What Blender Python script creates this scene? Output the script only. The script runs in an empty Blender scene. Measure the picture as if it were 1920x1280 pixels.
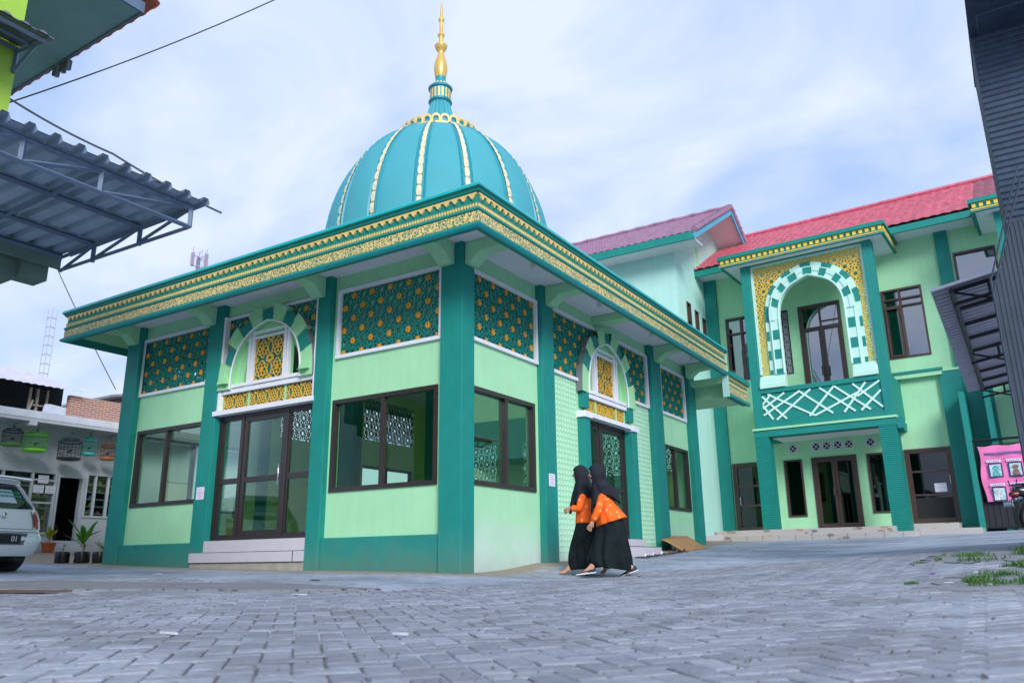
import bpy, bmesh, math, random
from mathutils import Vector, Matrix, noise
R = math.radians
sin, cos, pi = math.sin, math.cos, math.pi
random.seed(7)
sc = bpy.context.scene
COL = sc.collection

# ------------------------------------------------------------------ camera
def cam_matrix(loc, yaw, pitch, roll):
    f = Vector((cos(pitch)*sin(yaw), cos(pitch)*cos(yaw), sin(pitch)))
    r = Vector((cos(yaw), -sin(yaw), 0)); u = r.cross(f)
    r2 = r*cos(roll)+u*sin(roll); u2 = -r*sin(roll)+u*cos(roll)
    m = Matrix((r2, u2, -f)).transposed().to_4x4(); m.translation = loc
    return m
cd = bpy.data.cameras.new('camera'); cam = bpy.data.objects.new('camera', cd); COL.objects.link(cam)
cd.sensor_width = 36; cd.lens = 27.657; cd.clip_start = 0.05; cd.clip_end = 5000
cam.matrix_world = cam_matrix(Vector((6.346, -8.739, 0.143)), R(-32.192), R(15.624), R(-0.7143))
sc.camera = cam
cd.dof.use_dof = True; cd.dof.focus_distance = 12.0; cd.dof.aperture_fstop = 3.5

# ------------------------------------------------------------------ light
SUN_EL, SUN_AZ = R(27), R(135)      # azimuth clockwise from +Y
w = bpy.data.worlds.new('World'); sc.world = w; w.use_nodes = True
nt = w.node_tree; nt.nodes.clear(); N = nt.nodes.new; L = nt.links.new
sky = N('ShaderNodeTexSky'); sky.sky_type = 'NISHITA'; sky.sun_disc = False
sky.sun_elevation = SUN_EL; sky.sun_rotation = SUN_AZ; sky.air_density = 1.0; sky.dust_density = 2.0
tc = N('ShaderNodeTexCoord'); sep = N('ShaderNodeSeparateXYZ'); L(tc.outputs['Generated'], sep.inputs[0])
# flatten directions onto a cloud layer so that the clouds stretch towards the horizon
zc = N('ShaderNodeMath'); zc.operation = 'MAXIMUM'; zc.inputs[1].default_value = 0.0; L(sep.outputs[2], zc.inputs[0])
za = N('ShaderNodeMath'); za.operation = 'ADD'; za.inputs[1].default_value = 0.35; L(zc.outputs[0], za.inputs[0])
dv = N('ShaderNodeVectorMath'); dv.operation = 'DIVIDE'; L(tc.outputs['Generated'], dv.inputs[0])
cb = N('ShaderNodeCombineXYZ')
for i in range(3): L(za.outputs[0], cb.inputs[i])
L(cb.outputs[0], dv.inputs[1])
mpw = N('ShaderNodeMapping'); mpw.inputs['Rotation'].default_value = (0, 0, R(35)); mpw.inputs['Scale'].default_value = (1.0, 1.5, 1.0); mpw.inputs['Location'].default_value = (0.7, 0.3, 0)
L(dv.outputs[0], mpw.inputs[0])
n1 = N('ShaderNodeTexNoise'); n1.inputs['Scale'].default_value = 1.9; n1.inputs['Detail'].default_value = 7; n1.inputs['Roughness'].default_value = 0.52; n1.inputs['Distortion'].default_value = 0.5
L(mpw.outputs[0], n1.inputs['Vector'])
rp = N('ShaderNodeValToRGB'); rp.color_ramp.elements[0].position = 0.34; rp.color_ramp.elements[1].position = 0.60
rp.color_ramp.elements[0].color = (.12, .12, .12, 1); rp.color_ramp.elements[1].color = (.97, .97, .97, 1)
L(n1.outputs['Fac'], rp.inputs[0])
mx = N('ShaderNodeMix'); mx.data_type = 'RGBA'; L(rp.outputs[0], mx.inputs['Factor'])
sg = N('ShaderNodeMix'); sg.data_type = 'RGBA'; sg.inputs['Factor'].default_value = .7
L(sky.outputs[0], sg.inputs['A']); sg.inputs['B'].default_value = (3.9, 5.9, 10.0, 1)
L(sg.outputs['Result'], mx.inputs['A']); mx.inputs['B'].default_value = (6.9, 7.7, 9.6, 1)
bg = N('ShaderNodeBackground'); bg.inputs[1].default_value = 0.056; L(mx.outputs['Result'], bg.inputs[0])
wo = N('ShaderNodeOutputWorld'); L(bg.outputs[0], wo.inputs[0])
sd = bpy.data.lights.new('sun', 'SUN'); sd.energy = 1.5; sd.angle = R(22); sd.color = (1, .985, .97)
so = bpy.data.objects.new('sun', sd); COL.objects.link(so)
so.rotation_euler = (pi/2-SUN_EL, 0, pi-SUN_AZ); so.location = (0, -20, 30)
sc.view_settings.view_transform = 'Standard'; sc.view_settings.look = 'None'
sc.view_settings.exposure = 1.08; sc.view_settings.gamma = 1
sc.cycles.max_bounces = 12; sc.cycles.diffuse_bounces = 7; sc.cycles.transparent_max_bounces = 12; sc.cycles.use_denoising = True

# ------------------------------------------------------------------ materials
MATS = {}
def mat(name, col, rough=.6, var=.10, vs=3.0, bump=0.0, bs=60.0, metal=0.0, spec=.5, dirt=None, stain=None, coat=0, streak=0):
    if name in MATS: return MATS[name]
    m = bpy.data.materials.new(name); m.use_nodes = True; nt = m.node_tree; b = nt.nodes['Principled BSDF']
    N = nt.nodes.new; L = nt.links.new
    b.inputs['Roughness'].default_value = rough; b.inputs['Metallic'].default_value = metal
    b.inputs['Specular IOR Level'].default_value = spec; b.inputs['Coat Weight'].default_value = coat
    g = N('ShaderNodeNewGeometry')
    n = N('ShaderNodeTexNoise'); n.inputs['Scale'].default_value = vs; n.inputs['Detail'].default_value = 6; n.inputs['Roughness'].default_value = .62
    L(g.outputs['Position'], n.inputs['Vector'])
    mr = N('ShaderNodeMapRange'); mr.inputs['From Min'].default_value = .3; mr.inputs['From Max'].default_value = .7
    mr.inputs['To Min'].default_value = 1-var; mr.inputs['To Max'].default_value = 1+var; L(n.outputs['Fac'], mr.inputs[0])
    vm = N('ShaderNodeVectorMath'); vm.operation = 'SCALE'; vm.inputs[0].default_value = col[:3]; L(mr.outputs[0], vm.inputs['Scale'])
    out = vm.outputs[0]
    if streak:            # rain streaks and roller marks running down the paint
        mp = N('ShaderNodeMapping'); mp.inputs['Scale'].default_value = (7, 7, .45); L(g.outputs['Position'], mp.inputs[0])
        ns_ = N('ShaderNodeTexNoise'); ns_.inputs['Scale'].default_value = 1.6; ns_.inputs['Detail'].default_value = 5; ns_.inputs['Roughness'].default_value = .7; L(mp.outputs[0], ns_.inputs['Vector'])
        m3 = N('ShaderNodeMapRange'); m3.inputs['From Min'].default_value = .35; m3.inputs['From Max'].default_value = .68; m3.inputs['To Min'].default_value = 1+streak*.5; m3.inputs['To Max'].default_value = 1-streak; L(ns_.outputs['Fac'], m3.inputs[0])
        v3 = N('ShaderNodeVectorMath'); v3.operation = 'SCALE'; L(out, v3.inputs[0]); L(m3.outputs[0], v3.inputs['Scale']); out = v3.outputs[0]
    if dirt or stain:      # grime splashed up from the ground: (colour, z low, z high, strength)
        for k, d in enumerate([q for q in (dirt, stain) if q]):
            sp = N('ShaderNodeSeparateXYZ'); L(g.outputs['Position'], sp.inputs[0])
            n2 = N('ShaderNodeTexNoise'); n2.inputs['Scale'].default_value = 2.3+2*k; n2.inputs['Detail'].default_value = 7; n2.inputs['Roughness'].default_value = .68
            L(g.outputs['Position'], n2.inputs['Vector'])
            ad = N('ShaderNodeMath'); ad.operation = 'MULTIPLY_ADD'; ad.inputs[1].default_value = -(d[2]-d[1])*1.3; L(n2.outputs['Fac'], ad.inputs[0]); 
            L(sp.outputs[2], ad.inputs[2])
            m2 = N('ShaderNodeMapRange'); m2.inputs['From Min'].default_value = d[1]-(d[2]-d[1])*.8; m2.inputs['From Max'].default_value = d[2]-(d[2]-d[1])*.6
            m2.inputs['To Min'].default_value = d[3]; m2.inputs['To Max'].default_value = 0; m2.interpolation_type = 'SMOOTHSTEP'; L(ad.outputs[0], m2.inputs[0])
            x = N('ShaderNodeMix'); x.data_type = 'RGBA'; L(m2.outputs[0], x.inputs['Factor']); L(out, x.inputs['A']); x.inputs['B'].default_value = (*d[0], 1)
            out = x.outputs['Result']
    L(out, b.inputs['Base Color'])
    if bump:
        n3 = N('ShaderNodeTexNoise'); n3.inputs['Scale'].default_value = bs; n3.inputs['Detail'].default_value = 3; L(g.outputs['Position'], n3.inputs['Vector'])
        bp = N('ShaderNodeBump'); bp.inputs['Strength'].default_value = bump; bp.inputs['Distance'].default_value = .01; L(n3.outputs['Fac'], bp.inputs['Height']); L(bp.outputs[0], b.inputs['Normal'])
    MATS[name] = m
    return m
def glass(name, tint, refl=.12, rough=.0, top=.95):
    m = bpy.data.materials.new(name); m.use_nodes = True; nt = m.node_tree; nt.nodes.clear(); N = nt.nodes.new; L = nt.links.new
    t = N('ShaderNodeBsdfTransparent'); t.inputs[0].default_value = (*tint, 1)
    g = N('ShaderNodeBsdfGlossy'); g.inputs['Roughness'].default_value = rough; g.inputs[0].default_value = (.92, .95, 1, 1)
    f = N('ShaderNodeFresnel'); f.inputs[0].default_value = 1.28
    mr = N('ShaderNodeMapRange'); mr.inputs['To Min'].default_value = refl; mr.inputs['To Max'].default_value = top; L(f.outputs[0], mr.inputs[0])
    x = N('ShaderNodeMixShader'); L(mr.outputs[0], x.inputs[0]); L(t.outputs[0], x.inputs[1]); L(g.outputs[0], x.inputs[2])
    o = N('ShaderNodeOutputMaterial'); L(x.outputs[0], o.inputs[0]); MATS[name] = m
    return m
lime = mat('lime_wall', (.37, .72, .43), .75, .05, 2.0, .25, 180, dirt=((.50, .60, .58), .0, .75, .0), streak=.035)
lime_base = mat('lime_wall_bleached', (.37, .72, .43), .75, .05, 2.0, .25, 180, dirt=((.60, .68, .70), -.05, 1.0, .85), stain=((.12, .2, .15), -.1, .35, .35), streak=.035)
lime_dark = mat('lime_deep', (.33, .68, .36), .75, .05, 2.0, .2, 180)
teal = mat('teal_paint', (.002, .235, .20), .65, .10, 4.0, .5, 120, dirt=((.10, .26, .22), -.1, .75, .55), stain=((.13, .12, .09), -.25, .42, .55), streak=.035)
teal2 = mat('teal_clean', (.002, .23, .195), .62, .08, 4.0, .3, 120, streak=.035)
teal_br = mat('teal_bright', (.004, .40, .42), .35, .06, 4.0, .1)
teal_dk = mat('teal_dark', (.004, .20, .165), .5, .1, 5.0, .2)
white = mat('white_trim', (.78, .79, .86), .5, .04, 5, .1)
soffit_m = mat('soffit_white', (.80, .80, .86), .8, .05, 3, .1)
gold = mat('gold_paint', (.80, .50, .075), .45, .14, 9, .2, 200, metal=.15)
gold_lt = mat('gold_cream', (.76, .56, .21), .5, .16, 14, .2, 200, metal=.1)
gold_or = mat('gold_orange', (.78, .37, .03), .45, .15, 12, .1, 200)
brown = mat('brown_aluminium', (.028, .020, .020), .35, .1, 5, 0, spec=.6)
brown_w = mat('brown_frame', (.075, .045, .04), .4, .15, 6, .1, 60)
chrome = mat('chrome', (.8, .8, .82), .18, .02, 3, 0, metal=1)
dome_m = mat('dome_turquoise', (.06, .34, .39), .62, .05, 1.2, .3, 90, spec=.3)
dome_tr = mat('dome_trim', (.01, .28, .36), .45, .06, 3)
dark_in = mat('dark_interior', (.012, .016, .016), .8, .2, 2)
black = mat('black_cloth', (.012, .013, .016), .85, .25, 8, .3, 140)
win_glass = glass('tinted_green_glass', (.84, .95, .86), .0, top=.6)
win_clear = glass('clear_glass', (.85, .9, .88), .03)
mir_glass = glass('mirror_glass', (.25, .28, .27), .30)

# gold scroll ornament on the fascia: a curly vine pattern, real colour of the casting
def scroll_mat(name, ca, cb_, scale):
    m = mat(name, ca, .5, .1, 8); nt = m.node_tree; b = nt.nodes['Principled BSDF']; N = nt.nodes.new; L = nt.links.new
    g = N('ShaderNodeNewGeometry')
    w1 = N('ShaderNodeTexNoise'); w1.inputs['Scale'].default_value = scale*.8; w1.inputs['Detail'].default_value = 1; L(g.outputs['Position'], w1.inputs['Vector'])
    ad = N('ShaderNodeVectorMath'); ad.operation = 'MULTIPLY_ADD'; ad.inputs[1].default_value = (.09,)*3; L(w1.outputs['Color'], ad.inputs[0]); L(g.outputs['Position'], ad.inputs[2])
    v = N('ShaderNodeTexVoronoi'); v.feature = 'DISTANCE_TO_EDGE'; v.inputs['Scale'].default_value = scale; L(ad.outputs[0], v.inputs['Vector'])
    v2 = N('ShaderNodeTexVoronoi'); v2.inputs['Scale'].default_value = scale*1.9; L(ad.outputs[0], v2.inputs['Vector'])
    r = N('ShaderNodeMapRange'); r.inputs['From Min'].default_value = .10; r.inputs['From Max'].default_value = .20; L(v.outputs['Distance'], r.inputs[0])
    r2 = N('ShaderNodeMapRange'); r2.inputs['From Min'].default_value = .13; r2.inputs['From Max'].default_value = .24; L(v2.outputs['Distance'], r2.inputs[0])
    mu = N('ShaderNodeMath'); mu.operation = 'MULTIPLY'; L(r.outputs[0], mu.inputs[0]); L(r2.outputs[0], mu.inputs[1])
    x = N('ShaderNodeMix'); x.data_type = 'RGBA'; L(mu.outputs[0], x.inputs['Factor']); x.inputs['A'].default_value = (*cb_, 1); x.inputs['B'].default_value = (*ca, 1)
    x.inputs['A'].default_value, x.inputs['B'].default_value = (*ca, 1), (*cb_, 1)
    L(x.outputs['Result'], b.inputs['Base Color'])
    bp = N('ShaderNodeBump'); bp.invert = True; bp.inputs['Strength'].default_value = .8; bp.inputs['Distance'].default_value = .02; L(mu.outputs[0], bp.inputs['Height']); L(bp.outputs[0], b.inputs['Normal'])
    return m
scroll = scroll_mat('gold_scrollwork', (.80, .58, .22), (.04, .25, .18), 22)

# ------------------------------------------------------------------ mesh builder
class MB:
    def __init__(s): s.v = []; s.f = []; s.m = []
    def add(s, vs, fs, mi=0):
        o = len(s.v); s.v += [tuple(p) for p in vs]; s.f += [tuple(i+o for i in f) for f in fs]; s.m += [mi]*len(fs); return s
    def box(s, x0, x1, y0, y1, z0, z1, mi=0, T=None):
        vs = [(x, y, z) for z in (z0, z1) for y in (y0, y1) for x in (x0, x1)]
        if T: vs = [T(*p) for p in vs]
        return s.add(vs, [(0, 2, 3, 1), (4, 5, 7, 6), (0, 1, 5, 4), (2, 6, 7, 3), (0, 4, 6, 2), (1, 3, 7, 5)], mi)
    def prism(s, poly, a0, a1, T, mi=0):       # poly in (p,q); T(a,p,q) -> xyz
        n = len(poly)
        vs = [T(a0, *p) for p in poly]+[T(a1, *p) for p in poly]
        return s.add(vs, [tuple(range(n)), tuple(range(2*n-1, n-1, -1))]+[(i, i+n, (i+1) % n+n, (i+1) % n) for i in range(n)], mi)
    def tube(s, pts, r, n=8, mi=0, cap=True):
        pts = [Vector(p) for p in pts]; rs = r if isinstance(r, (list, tuple)) else [r]*len(pts)
        o = len(s.v); up = None
        for i, p in enumerate(pts):
            d = (pts[min(i+1, len(pts)-1)]-pts[max(i-1, 0)]).normalized()
            if up is None: up = Vector((0, 0, 1)) if abs(d.z) < .9 else Vector((1, 0, 0))
            a = d.cross(up).normalized(); b2 = a.cross(d).normalized(); up = b2
            for k in range(n):
                t = 2*pi*k/n; s.v.append(tuple(p+a*cos(t)*rs[i]+b2*sin(t)*rs[i]))
        for i in range(len(pts)-1):
            for k in range(n):
                s.f.append((o+i*n+k, o+i*n+(k+1) % n, o+(i+1)*n+(k+1) % n, o+(i+1)*n+k)); s.m.append(mi)
        if cap:
            s.f.append(tuple(o+k for k in range(n))[::-1]); s.f.append(tuple(o+(len(pts)-1)*n+k for k in range(n))); s.m += [mi, mi]
        return s
    def lathe(s, prof, c, n=32, mi=0):         # prof (r,z)
        o = len(s.v)
        for r, z in prof:
            for k in range(n): s.v.append((c[0]+r*cos(2*pi*k/n), c[1]+r*sin(2*pi*k/n), c[2]+z))
        for i in range(len(prof)-1):
            for k in range(n): s.f.append((o+i*n+k, o+i*n+(k+1) % n, o+(i+1)*n+(k+1) % n, o+(i+1)*n+k)); s.m.append(mi)
        return s
    def rings(s, rings, mi=0, cap=True):
        o = len(s.v); n = len(rings[0])
        for rg in rings: s.v += [tuple(p) for p in rg]
        for i in range(len(rings)-1):
            for k in range(n): s.f.append((o+i*n+k, o+i*n+(k+1) % n, o+(i+1)*n+(k+1) % n, o+(i+1)*n+k)); s.m.append(mi)
        if cap: s.f.append(tuple(o+k for k in range(n))[::-1]); s.f.append(tuple(o+(len(rings)-1)*n+k for k in range(n))); s.m += [mi, mi]
        return s
    def xf(s, T): s.v = [tuple(T(*p)) for p in s.v]; return s
    def build(s, name, mats, parent=None, smooth=False, bevel=0, sub=0):
        me = bpy.data.meshes.new(name); org = ORG.get(parent, Vector((0, 0, 0))) if parent else Vector((0, 0, 0))
        me.from_pydata([(p[0]-org[0], p[1]-org[1], p[2]-org[2]) for p in s.v], [], s.f)
        for m in (mats if isinstance(mats, (list, tuple)) else [mats]): me.materials.append(m)
        if any(s.m): me.polygons.foreach_set('material_index', s.m)
        bm = bmesh.new(); bm.from_mesh(me); bmesh.ops.recalc_face_normals(bm, faces=bm.faces)
        bm.to_mesh(me); bm.free()
        if smooth: me.polygons.foreach_set('use_smooth', [True]*len(me.polygons))
        o = bpy.data.objects.new(name, me); COL.objects.link(o)
        if parent: o.parent = parent; ORG[o] = org
        else: ORG[o] = Vector((0, 0, 0))
        if bevel:
            b = o.modifiers.new('bevel', 'BEVEL'); b.width = bevel; b.segments = 2; b.limit_method = 'ANGLE'; b.angle_limit = R(40)
        if sub: q = o.modifiers.new('sub', 'SUBSURF'); q.levels = sub; q.render_levels = sub
        if smooth and not sub:
            try: me.set_sharp_from_angle(angle=R(45))
            except Exception: pass
        return o
ORG = {}
def tag(o, label=None, cat=None, group=None, kind=None):
    if label: o['label'] = label
    if cat: o['category'] = cat
    if group: o['group'] = group
    if kind: o['kind'] = kind
    return o
def thing(name, label, cat, loc=(0, 0, 0), group=None):
    o = bpy.data.objects.new(name, None); o.location = loc; COL.objects.link(o); ORG[o] = Vector(loc); o.empty_display_size = .2
    return tag(o, label, cat, group)
def copy_thing(r, off, label=None):
    def cp(o, par):
        c = o.copy(); COL.objects.link(c); c.parent = par
        for ch in list(o.children): cp(ch, c)
        return c
    c = cp(r, None); c.location = Vector(r.location)+Vector(off)
    if label: c['label'] = label
    return c
def text_obj(s, size, T, m, name, parent, ext=.002):
    cu = bpy.data.curves.new('txt', 'FONT'); cu.body = s; cu.size = size; cu.extrude = ext; cu.align_x = 'CENTER'; cu.align_y = 'CENTER'
    t = bpy.data.objects.new('txt', cu); COL.objects.link(t); dg = bpy.context.evaluated_depsgraph_get()
    me = bpy.data.meshes.new_from_object(t.evaluated_get(dg)); bpy.data.objects.remove(t)
    mb = MB(); mb.add([T(*v.co) for v in me.vertices], [tuple(p.vertices) for p in me.polygons]); return mb.build(name, m, parent)

# ------------------------------------------------------------------ ground
GP = [(0, 0, 0), (-8.3, 0, .19), (-5.3, 0, .10), (-2.8, 0, .05), (0, 2.1, .12), (0, 4.5, .21), (0, 6.8, .31), (0, 9.3, .46), (-1.6, 15.4, .74), (-1.6, 11, .6),
      (-.4, 14.0, .60), (2, 14.2, .62), (4.0, 14, .645), (5.3, 14.1, .66), (7.5, 14.2, .74), (9, 15, .8), (-14.1, 2.3, .51), (-14.1, 5, .45), (-14.1, -3, .55), (-11, 1.3, .26),
      (-4.6, -3.1, .02), (-7.2, -2.1, .066), (-8.4, -3.4, .10), (1.3, 1.4, -.085), (1.7, 1.6, -.06), (.9, 1.1, -.085), (1.0, 1.7, -.06), (6.35, -8.74, -.20), (3, -8.5, -.18), (9, -8, -.16), (0, -7, -.10), (4, -4, -.14), (6.0, -.7, .10), (5.5, -2.5, -.06),
      (6.2, 3.2, .30), (6.1, 7, .40), (3, 5, .14), (3.4, 9, .34), (9, 0, .2), (9, 8, .5), (-4, -10, 0), (5, -14, -.25), (12, -12, -.1), (-12, -9, .3), (-14, 12, .8), (-10, 20, 1.0), (14, 14, .9), (5, 22, 1.1), (2, -2, -.09)]
def solve(A, b):
    n = len(b); M = [A[i][:]+[b[i]] for i in range(n)]
    for i in range(n):
        p = max(range(i, n), key=lambda k: abs(M[k][i])); M[i], M[p] = M[p], M[i]
        for k in range(i+1, n):
            f = M[k][i]/M[i][i]
            if f:
                for j in range(i, n+1): M[k][j] -= f*M[i][j]
    x = [0]*n
    for i in range(n-1, -1, -1): x[i] = (M[i][n]-sum(M[i][j]*x[j] for j in range(i+1, n)))/M[i][i]
    return x
_n = len(GP)
_A = [[math.hypot(GP[i][0]-GP[j][0], GP[i][1]-GP[j][1])-(.02 if i == j else 0) for j in range(_n)]+[1] for i in range(_n)]+[[1]*_n+[0]]
_W = solve(_A, [g[2] for g in GP]+[0])
def gz(x, y):
    z = _W[-1]+sum(_W[i]*math.hypot(x-GP[i][0], y-GP[i][1]) for i in range(_n))
    d = math.hypot(x, y)
    if d > 22: t = min(1, (d-22)/25); z = z*(1-t)+(.5)*t
    return z
def ground_mat():
    m = mat('concrete_ground', (.25, .26, .30), .9, .1, 2, .4, 60); nt = m.node_tree; b = nt.nodes['Principled BSDF']; N = nt.nodes.new; L = nt.links.new
    g = N('ShaderNodeNewGeometry')
    def ns(s, d, sc3=(1, 1, 1)):
        mp = N('ShaderNodeMapping'); mp.inputs['Scale'].default_value = sc3; L(g.outputs['Position'], mp.inputs[0])
        n = N('ShaderNodeTexNoise'); n.inputs['Scale'].default_value = s; n.inputs['Detail'].default_value = d; n.inputs['Roughness'].default_value = .65; L(mp.outputs[0], n.inputs['Vector']); return n
    def mixc(fac, a, bb):
        x = N('ShaderNodeMix'); x.data_type = 'RGBA'; L(fac, x.inputs['Factor'])
        if isinstance(a, tuple): x.inputs['A'].default_value = (*a, 1)
        else: L(a, x.inputs['A'])
        if isinstance(bb, tuple): x.inputs['B'].default_value = (*bb, 1)
        else: L(bb, x.inputs['B'])
        return x.outputs['Result']
    def rng(s, a, bb): r = N('ShaderNodeMapRange'); r.inputs['From Min'].default_value = a; r.inputs['From Max'].default_value = bb; L(s, r.inputs[0]); return r.outputs[0]
    a = ns(.55, 9, (1, 1.6, 1)); c = ns(5, 8); d = ns(40, 3)
    c1 = mixc(rng(a.outputs['Fac'], .38, .62), (.22, .25, .32), (.42, .46, .57))
    c2 = mixc(rng(c.outputs['Fac'], .52, .72), c1, (.145, .14, .145))
    c3 = mixc(rng(d.outputs['Fac'], .60, .72), c2, (.50, .51, .56))
    # sandy soil washed against the walls
    sp = N('ShaderNodeSeparateXYZ'); L(g.outputs['Position'], sp.inputs[0])
    def mth(op, p, q):
        k = N('ShaderNodeMath'); k.operation = op
        for i, v in enumerate((p, q)):
            if isinstance(v, (int, float)): k.inputs[i].default_value = v
            else: L(v, k.inputs[i])
        return k.outputs[0]
    dx = mth('MAXIMUM', sp.outputs[0], 0); dy = mth('MAXIMUM', mth('MULTIPLY', sp.outputs[1], -1), 0)
    dist = mth('SQRT', mth('ADD', mth('MULTIPLY', dx, dx), mth('MULTIPLY', dy, dy)), 0)
    fac = rng(mth('SUBTRACT', mth('MULTIPLY', c.outputs['Fac'], 1.5), dist), .1, .6)
    c4 = mixc(fac, c3, (.31, .25, .185))
    L(c4, b.inputs['Base Color'])
    bp = [x for x in nt.nodes if x.type == 'BUMP'][0]; bp.inputs['Strength'].default_value = .6; bp.inputs['Distance'].default_value = .02; L(c.outputs['Fac'], bp.inputs['Height'])
    return m
gm = ground_mat()
def axis(lo, hi, f0, f1, fine, coarse):
    out = []; x = lo
    while x < hi:
        out.append(x); x += fine if f0 <= x < f1 else coarse*(1+max(0, (f0-x) if x < f0 else (x-f1))*.12)
    return out+[hi]
gx = axis(-400, 400, -16, 12, .35, 1.2); gy = axis(-400, 400, -12, 18, .35, 1.2)
mb = MB(); mb.v = [(x, y, gz(x, y)) for y in gy for x in gx]
nx = len(gx); mb.f = [(j*nx+i, j*nx+i+1, (j+1)*nx+i+1, (j+1)*nx+i) for j in range(len(gy)-1) for i in range(nx-1)]; mb.m = [0]*len(mb.f)
g_ = mb.build('ground', gm, smooth=True); tag(g_, kind='structure')

# paving: herringbone concrete blocks, each its own little bevelled slab in one sheet
def paver_mat():
    m = mat('concrete_pavers', (.2, .2, .24), .85, .1, 2, .5, 90); nt = m.node_tree; b = nt.nodes['Principled BSDF']; N = nt.nodes.new; L = nt.links.new
    at = N('ShaderNodeAttribute'); at.attribute_name = 'tone'; g = N('ShaderNodeNewGeometry')
    def ns(s, d, r=.65):
        n = N('ShaderNodeTexNoise'); n.inputs['Scale'].default_value = s; n.inputs['Detail'].default_value = d; n.inputs['Roughness'].default_value = r; L(g.outputs['Position'], n.inputs['Vector']); return n.outputs['Fac']
    def rng(s, a, bb, c=0, d=1): r = N('ShaderNodeMapRange'); r.inputs['From Min'].default_value = a; r.inputs['From Max'].default_value = bb; r.inputs['To Min'].default_value = c; r.inputs['To Max'].default_value = d; L(s, r.inputs[0]); return r.outputs[0]
    cr = N('ShaderNodeValToRGB'); e = cr.color_ramp.elements; e[0].color = (.215, .232, .275, 1); e[1].color = (.33, .35, .41, 1); L(at.outputs['Fac'], cr.inputs[0])
    x = N('ShaderNodeMix'); x.data_type = 'RGBA'; L(rng(ns(.9, 8), .50, .68, 0, .75), x.inputs['Factor']); L(cr.outputs[0], x.inputs['A']); x.inputs['B'].default_value = (.41, .44, .51, 1)
    y = N('ShaderNodeMix'); y.data_type = 'RGBA'; L(rng(ns(1.3, 9, .72), .50, .70, 0, .8), y.inputs['Factor']); L(x.outputs['Result'], y.inputs['A']); y.inputs['B'].default_value = (.14, .14, .15, 1)
    z = N('ShaderNodeMix'); z.data_type = 'RGBA'; L(rng(ns(28, 4), .42, .66, 0, .35), z.inputs['Factor']); L(y.outputs['Result'], z.inputs['A']); z.inputs['B'].default_value = (.13, .13, .15, 1)
    L(z.outputs['Result'], b.inputs['Base Color'])
    return m
def paving():
    mb = MB(); tones = []; a = R(47); ca, sa = cos(a), sin(a); Lb, Wb, g = .21, .105, .009; s = .105
    def W(p, q): return (6.3+ca*p-sa*q, -8.7+sa*p+ca*q)
    for i in range(-170, 170):
        for j in range(-170, 170):
            k = (i-j) % 4
            if k == 0: p0, q0, lp, lq = i*s, j*s, Lb, Wb
            elif k == 3: p0, q0, lp, lq = i*s, j*s, Wb, Lb
            else: continue
            cxp, cyp = W(p0+lp/2, q0+lq/2)
            # area actually paved
            if cyp < -9.2 or cxp < -3.5 or cxp > 8.5: continue
            dist = math.hypot(cxp-6.3, cyp+8.7)
            if dist > 11.5: continue
            if cyp > -1.1 and cxp < 1.2: continue
            if cxp < 1.5 and cyp > -2.9-.15*cxp+.3*sin(cxp*2.1)*.4: continue
            jx, jr = random.uniform(-.0018, .0018), random.uniform(-.012, .012)
            nz_ = noise.noise(Vector((cxp*.55, cyp*.55, 3.1))); far = min(1, max(0, (dist-3.5)/4)); h = random.uniform(.0050, .0095)*(1-.45*far); tl = random.uniform(-.02, .02), random.uniform(-.02, .02)
            be = .006
            def P(u, v, dz):
                uu = u*cos(jr)-v*sin(jr); vv = u*sin(jr)+v*cos(jr)
                x, y = W(p0+lp/2+uu+jx, q0+lq/2+vv); return (x, y, GZ(x, y)+dz+u*tl[0]+v*tl[1])
            hp, hq = lp/2-g/2, lq/2-g/2
            o = [P(sx*hp, sy*hq, -.004) for sx, sy in ((-1, -1), (1, -1), (1, 1), (-1, 1))]
            o2 = [P(sx*hp, sy*hq, h-.004) for sx, sy in ((-1, -1), (1, -1), (1, 1), (-1, 1))]
            o3 = [P(sx*(hp-be), sy*(hq-be), h) for sx, sy in ((-1, -1), (1, -1), (1, 1), (-1, 1))]
            fs = [(8, 9, 10, 11)]+[(n, (n+1) % 4, 4+(n+1) % 4, 4+n) for n in range(4)]+[(4+n, 4+(n+1) % 4, 8+(n+1) % 4, 8+n) for n in range(4)]
            mb.add(o+o2+o3, fs); t = random.random()**1.3; tones += [t]*12
            if nz_ > -.18+.35*far: mb.add([P(sx*(hp+g), sy*(hq+g), .0012) for sx, sy in ((-1, -1), (1, -1), (1, 1), (-1, 1))], [(0, 1, 2, 3)], 1); tones += [0]*4
    me_o = mb.build('paving', [paver_mat(), mat('joint_sand', (.115, .115, .12), .95, .4, 9, .4, 80)]); 
    at = me_o.data.attributes.new('tone', 'FLOAT', 'POINT'); at.data.foreach_set('value', tones)
    tag(me_o, kind='structure')
_gc = {}
def GZ(x, y):      # ground height from the grid (cached bilinear)
    def g(i, j):
        k = (i, j)
        if k not in _gc: _gc[k] = gz(i*.5, j*.5)
        return _gc[k]
    i, j = math.floor(x*2), math.floor(y*2); u, v = x*2-i, y*2-j
    return (g(i, j)*(1-u)+g(i+1, j)*u)*(1-v)+(g(i, j+1)*(1-u)+g(i+1, j+1)*u)*v
paving()

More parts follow.
